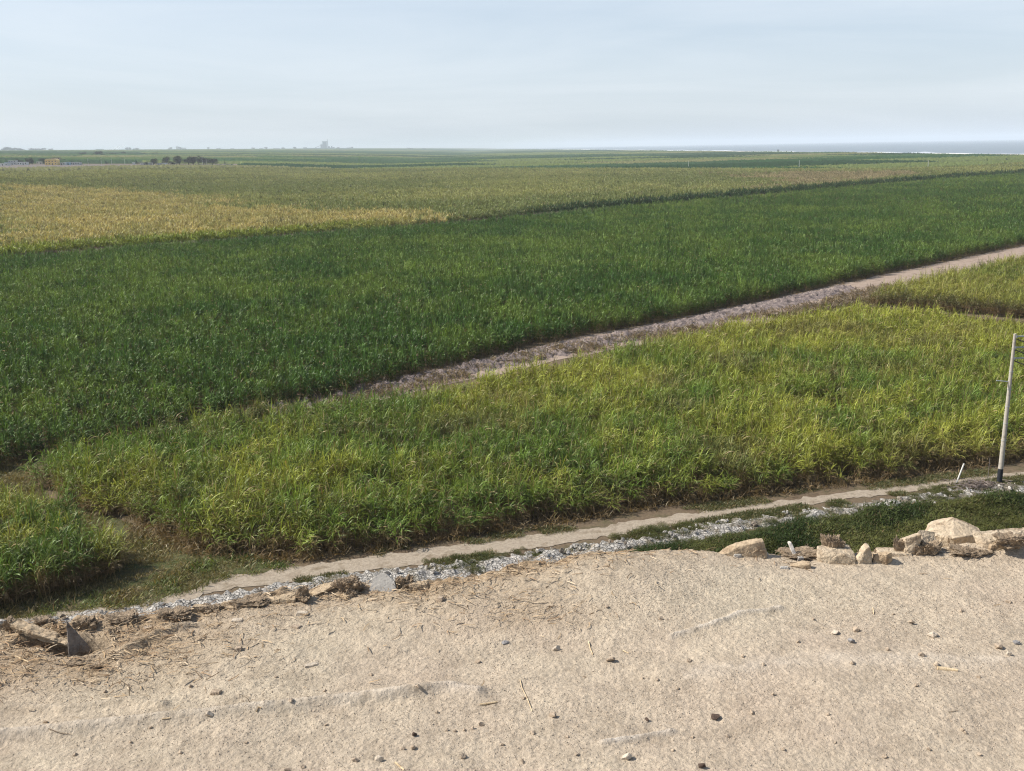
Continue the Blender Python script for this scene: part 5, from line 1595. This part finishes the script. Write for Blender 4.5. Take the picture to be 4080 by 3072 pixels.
for i, (px, py, wpx) in enumerate(SMALL):
    q = PG(px, py); s = px_scale(q) * wpx * 1.1
    q.z = float(gz(np.array([q.x]), np.array([q.y]))[0]) + s * 0.2
    o = place('small_pebble', PM[i % 7], q, 'small plain tan pebble lying loose on the bare dirt', 'pebble', 'small tan pebbles strewn over the dirt', random.uniform(0, 6.28))
    o.scale = (s, s, s * random.uniform(0.8, 1.1))

# ---- sticks and twigs
def stick(name, ptsxy, r, lab, mat, lift=0.004, dzs=None, n=7):
    bm = bmesh.new()
    P3 = []
    for i, (px, py) in enumerate(ptsxy):
        q = PG(px, py)
        q.z = float(gz(np.array([q.x]), np.array([q.y]), False)[0]) + lift + (dzs[i] if dzs else 0)
        P3.append(q)
    o0 = P3[0].copy()
    rings = []
    for i, q in enumerate(P3):
        d = (P3[min(i + 1, len(P3) - 1)] - P3[max(i - 1, 0)]).normalized()
        a = d.orthogonal().normalized(); b_ = d.cross(a)
        rr = r * (1 - 0.25 * i / max(1, len(P3) - 1))
        rings.append([bm.verts.new(q - o0 + (a * math.cos(6.283 * k / n) + b_ * 0.75 * math.sin(6.283 * k / n)) * rr * random.uniform(0.85, 1.12)) for k in range(n)])
    for i in range(len(rings) - 1):
        for k in range(n):
            bm.faces.new((rings[i][k], rings[i][(k + 1) % n], rings[i + 1][(k + 1) % n], rings[i + 1][k]))
    bm.faces.new(rings[0][::-1]); bm.faces.new(rings[-1])
    bmesh.ops.recalc_face_normals(bm, faces=bm.faces[:])
    me = bpy.data.meshes.new(name); bm.to_mesh(me); bm.free(); me.materials.append(mat)
    o = bpy.data.objects.new(name, me); COL.objects.link(o); o.location = o0
    return tag(o, lab, 'stick')
stick('wooden_stick', [(3734, 2666), (3762, 2669), (3790, 2672), (3816, 2675)], 0.0062, 'thick split piece of tan wood lying near the right edge', M_wood)
stick('wooden_stick', [(1912, 2812), (1935, 2809), (1960, 2805), (1982, 2801)], 0.0038, 'pale smooth stick lying level at the centre of the dirt', M_wood)
stick('wooden_stick', [(1022, 2840), (1031, 2829), (1040, 2818)], 0.0034, 'short tilted stick right of the pale cube shaped pebble', M_wood)
stick('wooden_stick', [(645, 2858), (665, 2857), (678, 2855)], 0.0026, 'short thin stick left of the pale cube shaped pebble', M_wood)
stick('twig', [(515, 2772), (517, 2772), (520, 2772)], 0.0016, 'small twig stuck upright in the dirt at left', M_clod, 0, [0, 0.014, 0.032])
stick('twig', [(2345, 2560), (2351, 2585), (2362, 2612)], 0.0024, 'straight pale twig pointing away left of the largest tan pebble', M_wood)
stick('twig', [(2072, 2712), (2080, 2745), (2100, 2785), (2120, 2838)], 0.0016, 'long thin bent twig at the centre of the dirt', M_wood)
stick('twig', [(3477, 2425), (3480, 2437), (3481, 2450)], 0.002, 'short pale twig on the upper right of the dirt', M_wood)
stick('twig', [(3780, 2842), (3800, 2838), (3816, 2836)], 0.0014, 'slightly curved brown twig at lower right', M_clod)
stick('twig', [(2482, 2595), (2495, 2602), (2505, 2607)], 0.0018, 'tiny pale twig right above the largest tan pebble', M_wood)
stick('twig', [(60, 2618), (90, 2630), (118, 2644)], 0.003, 'tan splinter lying on the straw at the far left', M_wood)
stick('twig', [(1575, 3042), (1590, 3055), (1610, 3072)], 0.003, 'pale twig cut by the bottom edge', M_wood)
stick('twig', [(196, 2922), (240, 2928), (285, 2930)], 0.0014, 'long thin twig at lower left', M_clod)
# ------------------------------------------------------------------ render settings of the scene
SC.cycles.max_bounces = 7
SC.cycles.diffuse_bounces = 3
SC.cycles.glossy_bounces = 2
SC.cycles.transmission_bounces = 4
SC.cycles.volume_bounces = 1
SC.cycles.use_denoising = True
SC.cycles.filter_width = 1.15
SC.cycles.denoiser = 'OPENIMAGEDENOISE'
SC.cycles.denoising_prefilter = 'NONE'
SC.cycles.sample_clamp_indirect = 1.2
SC.cycles.use_adaptive_sampling = False
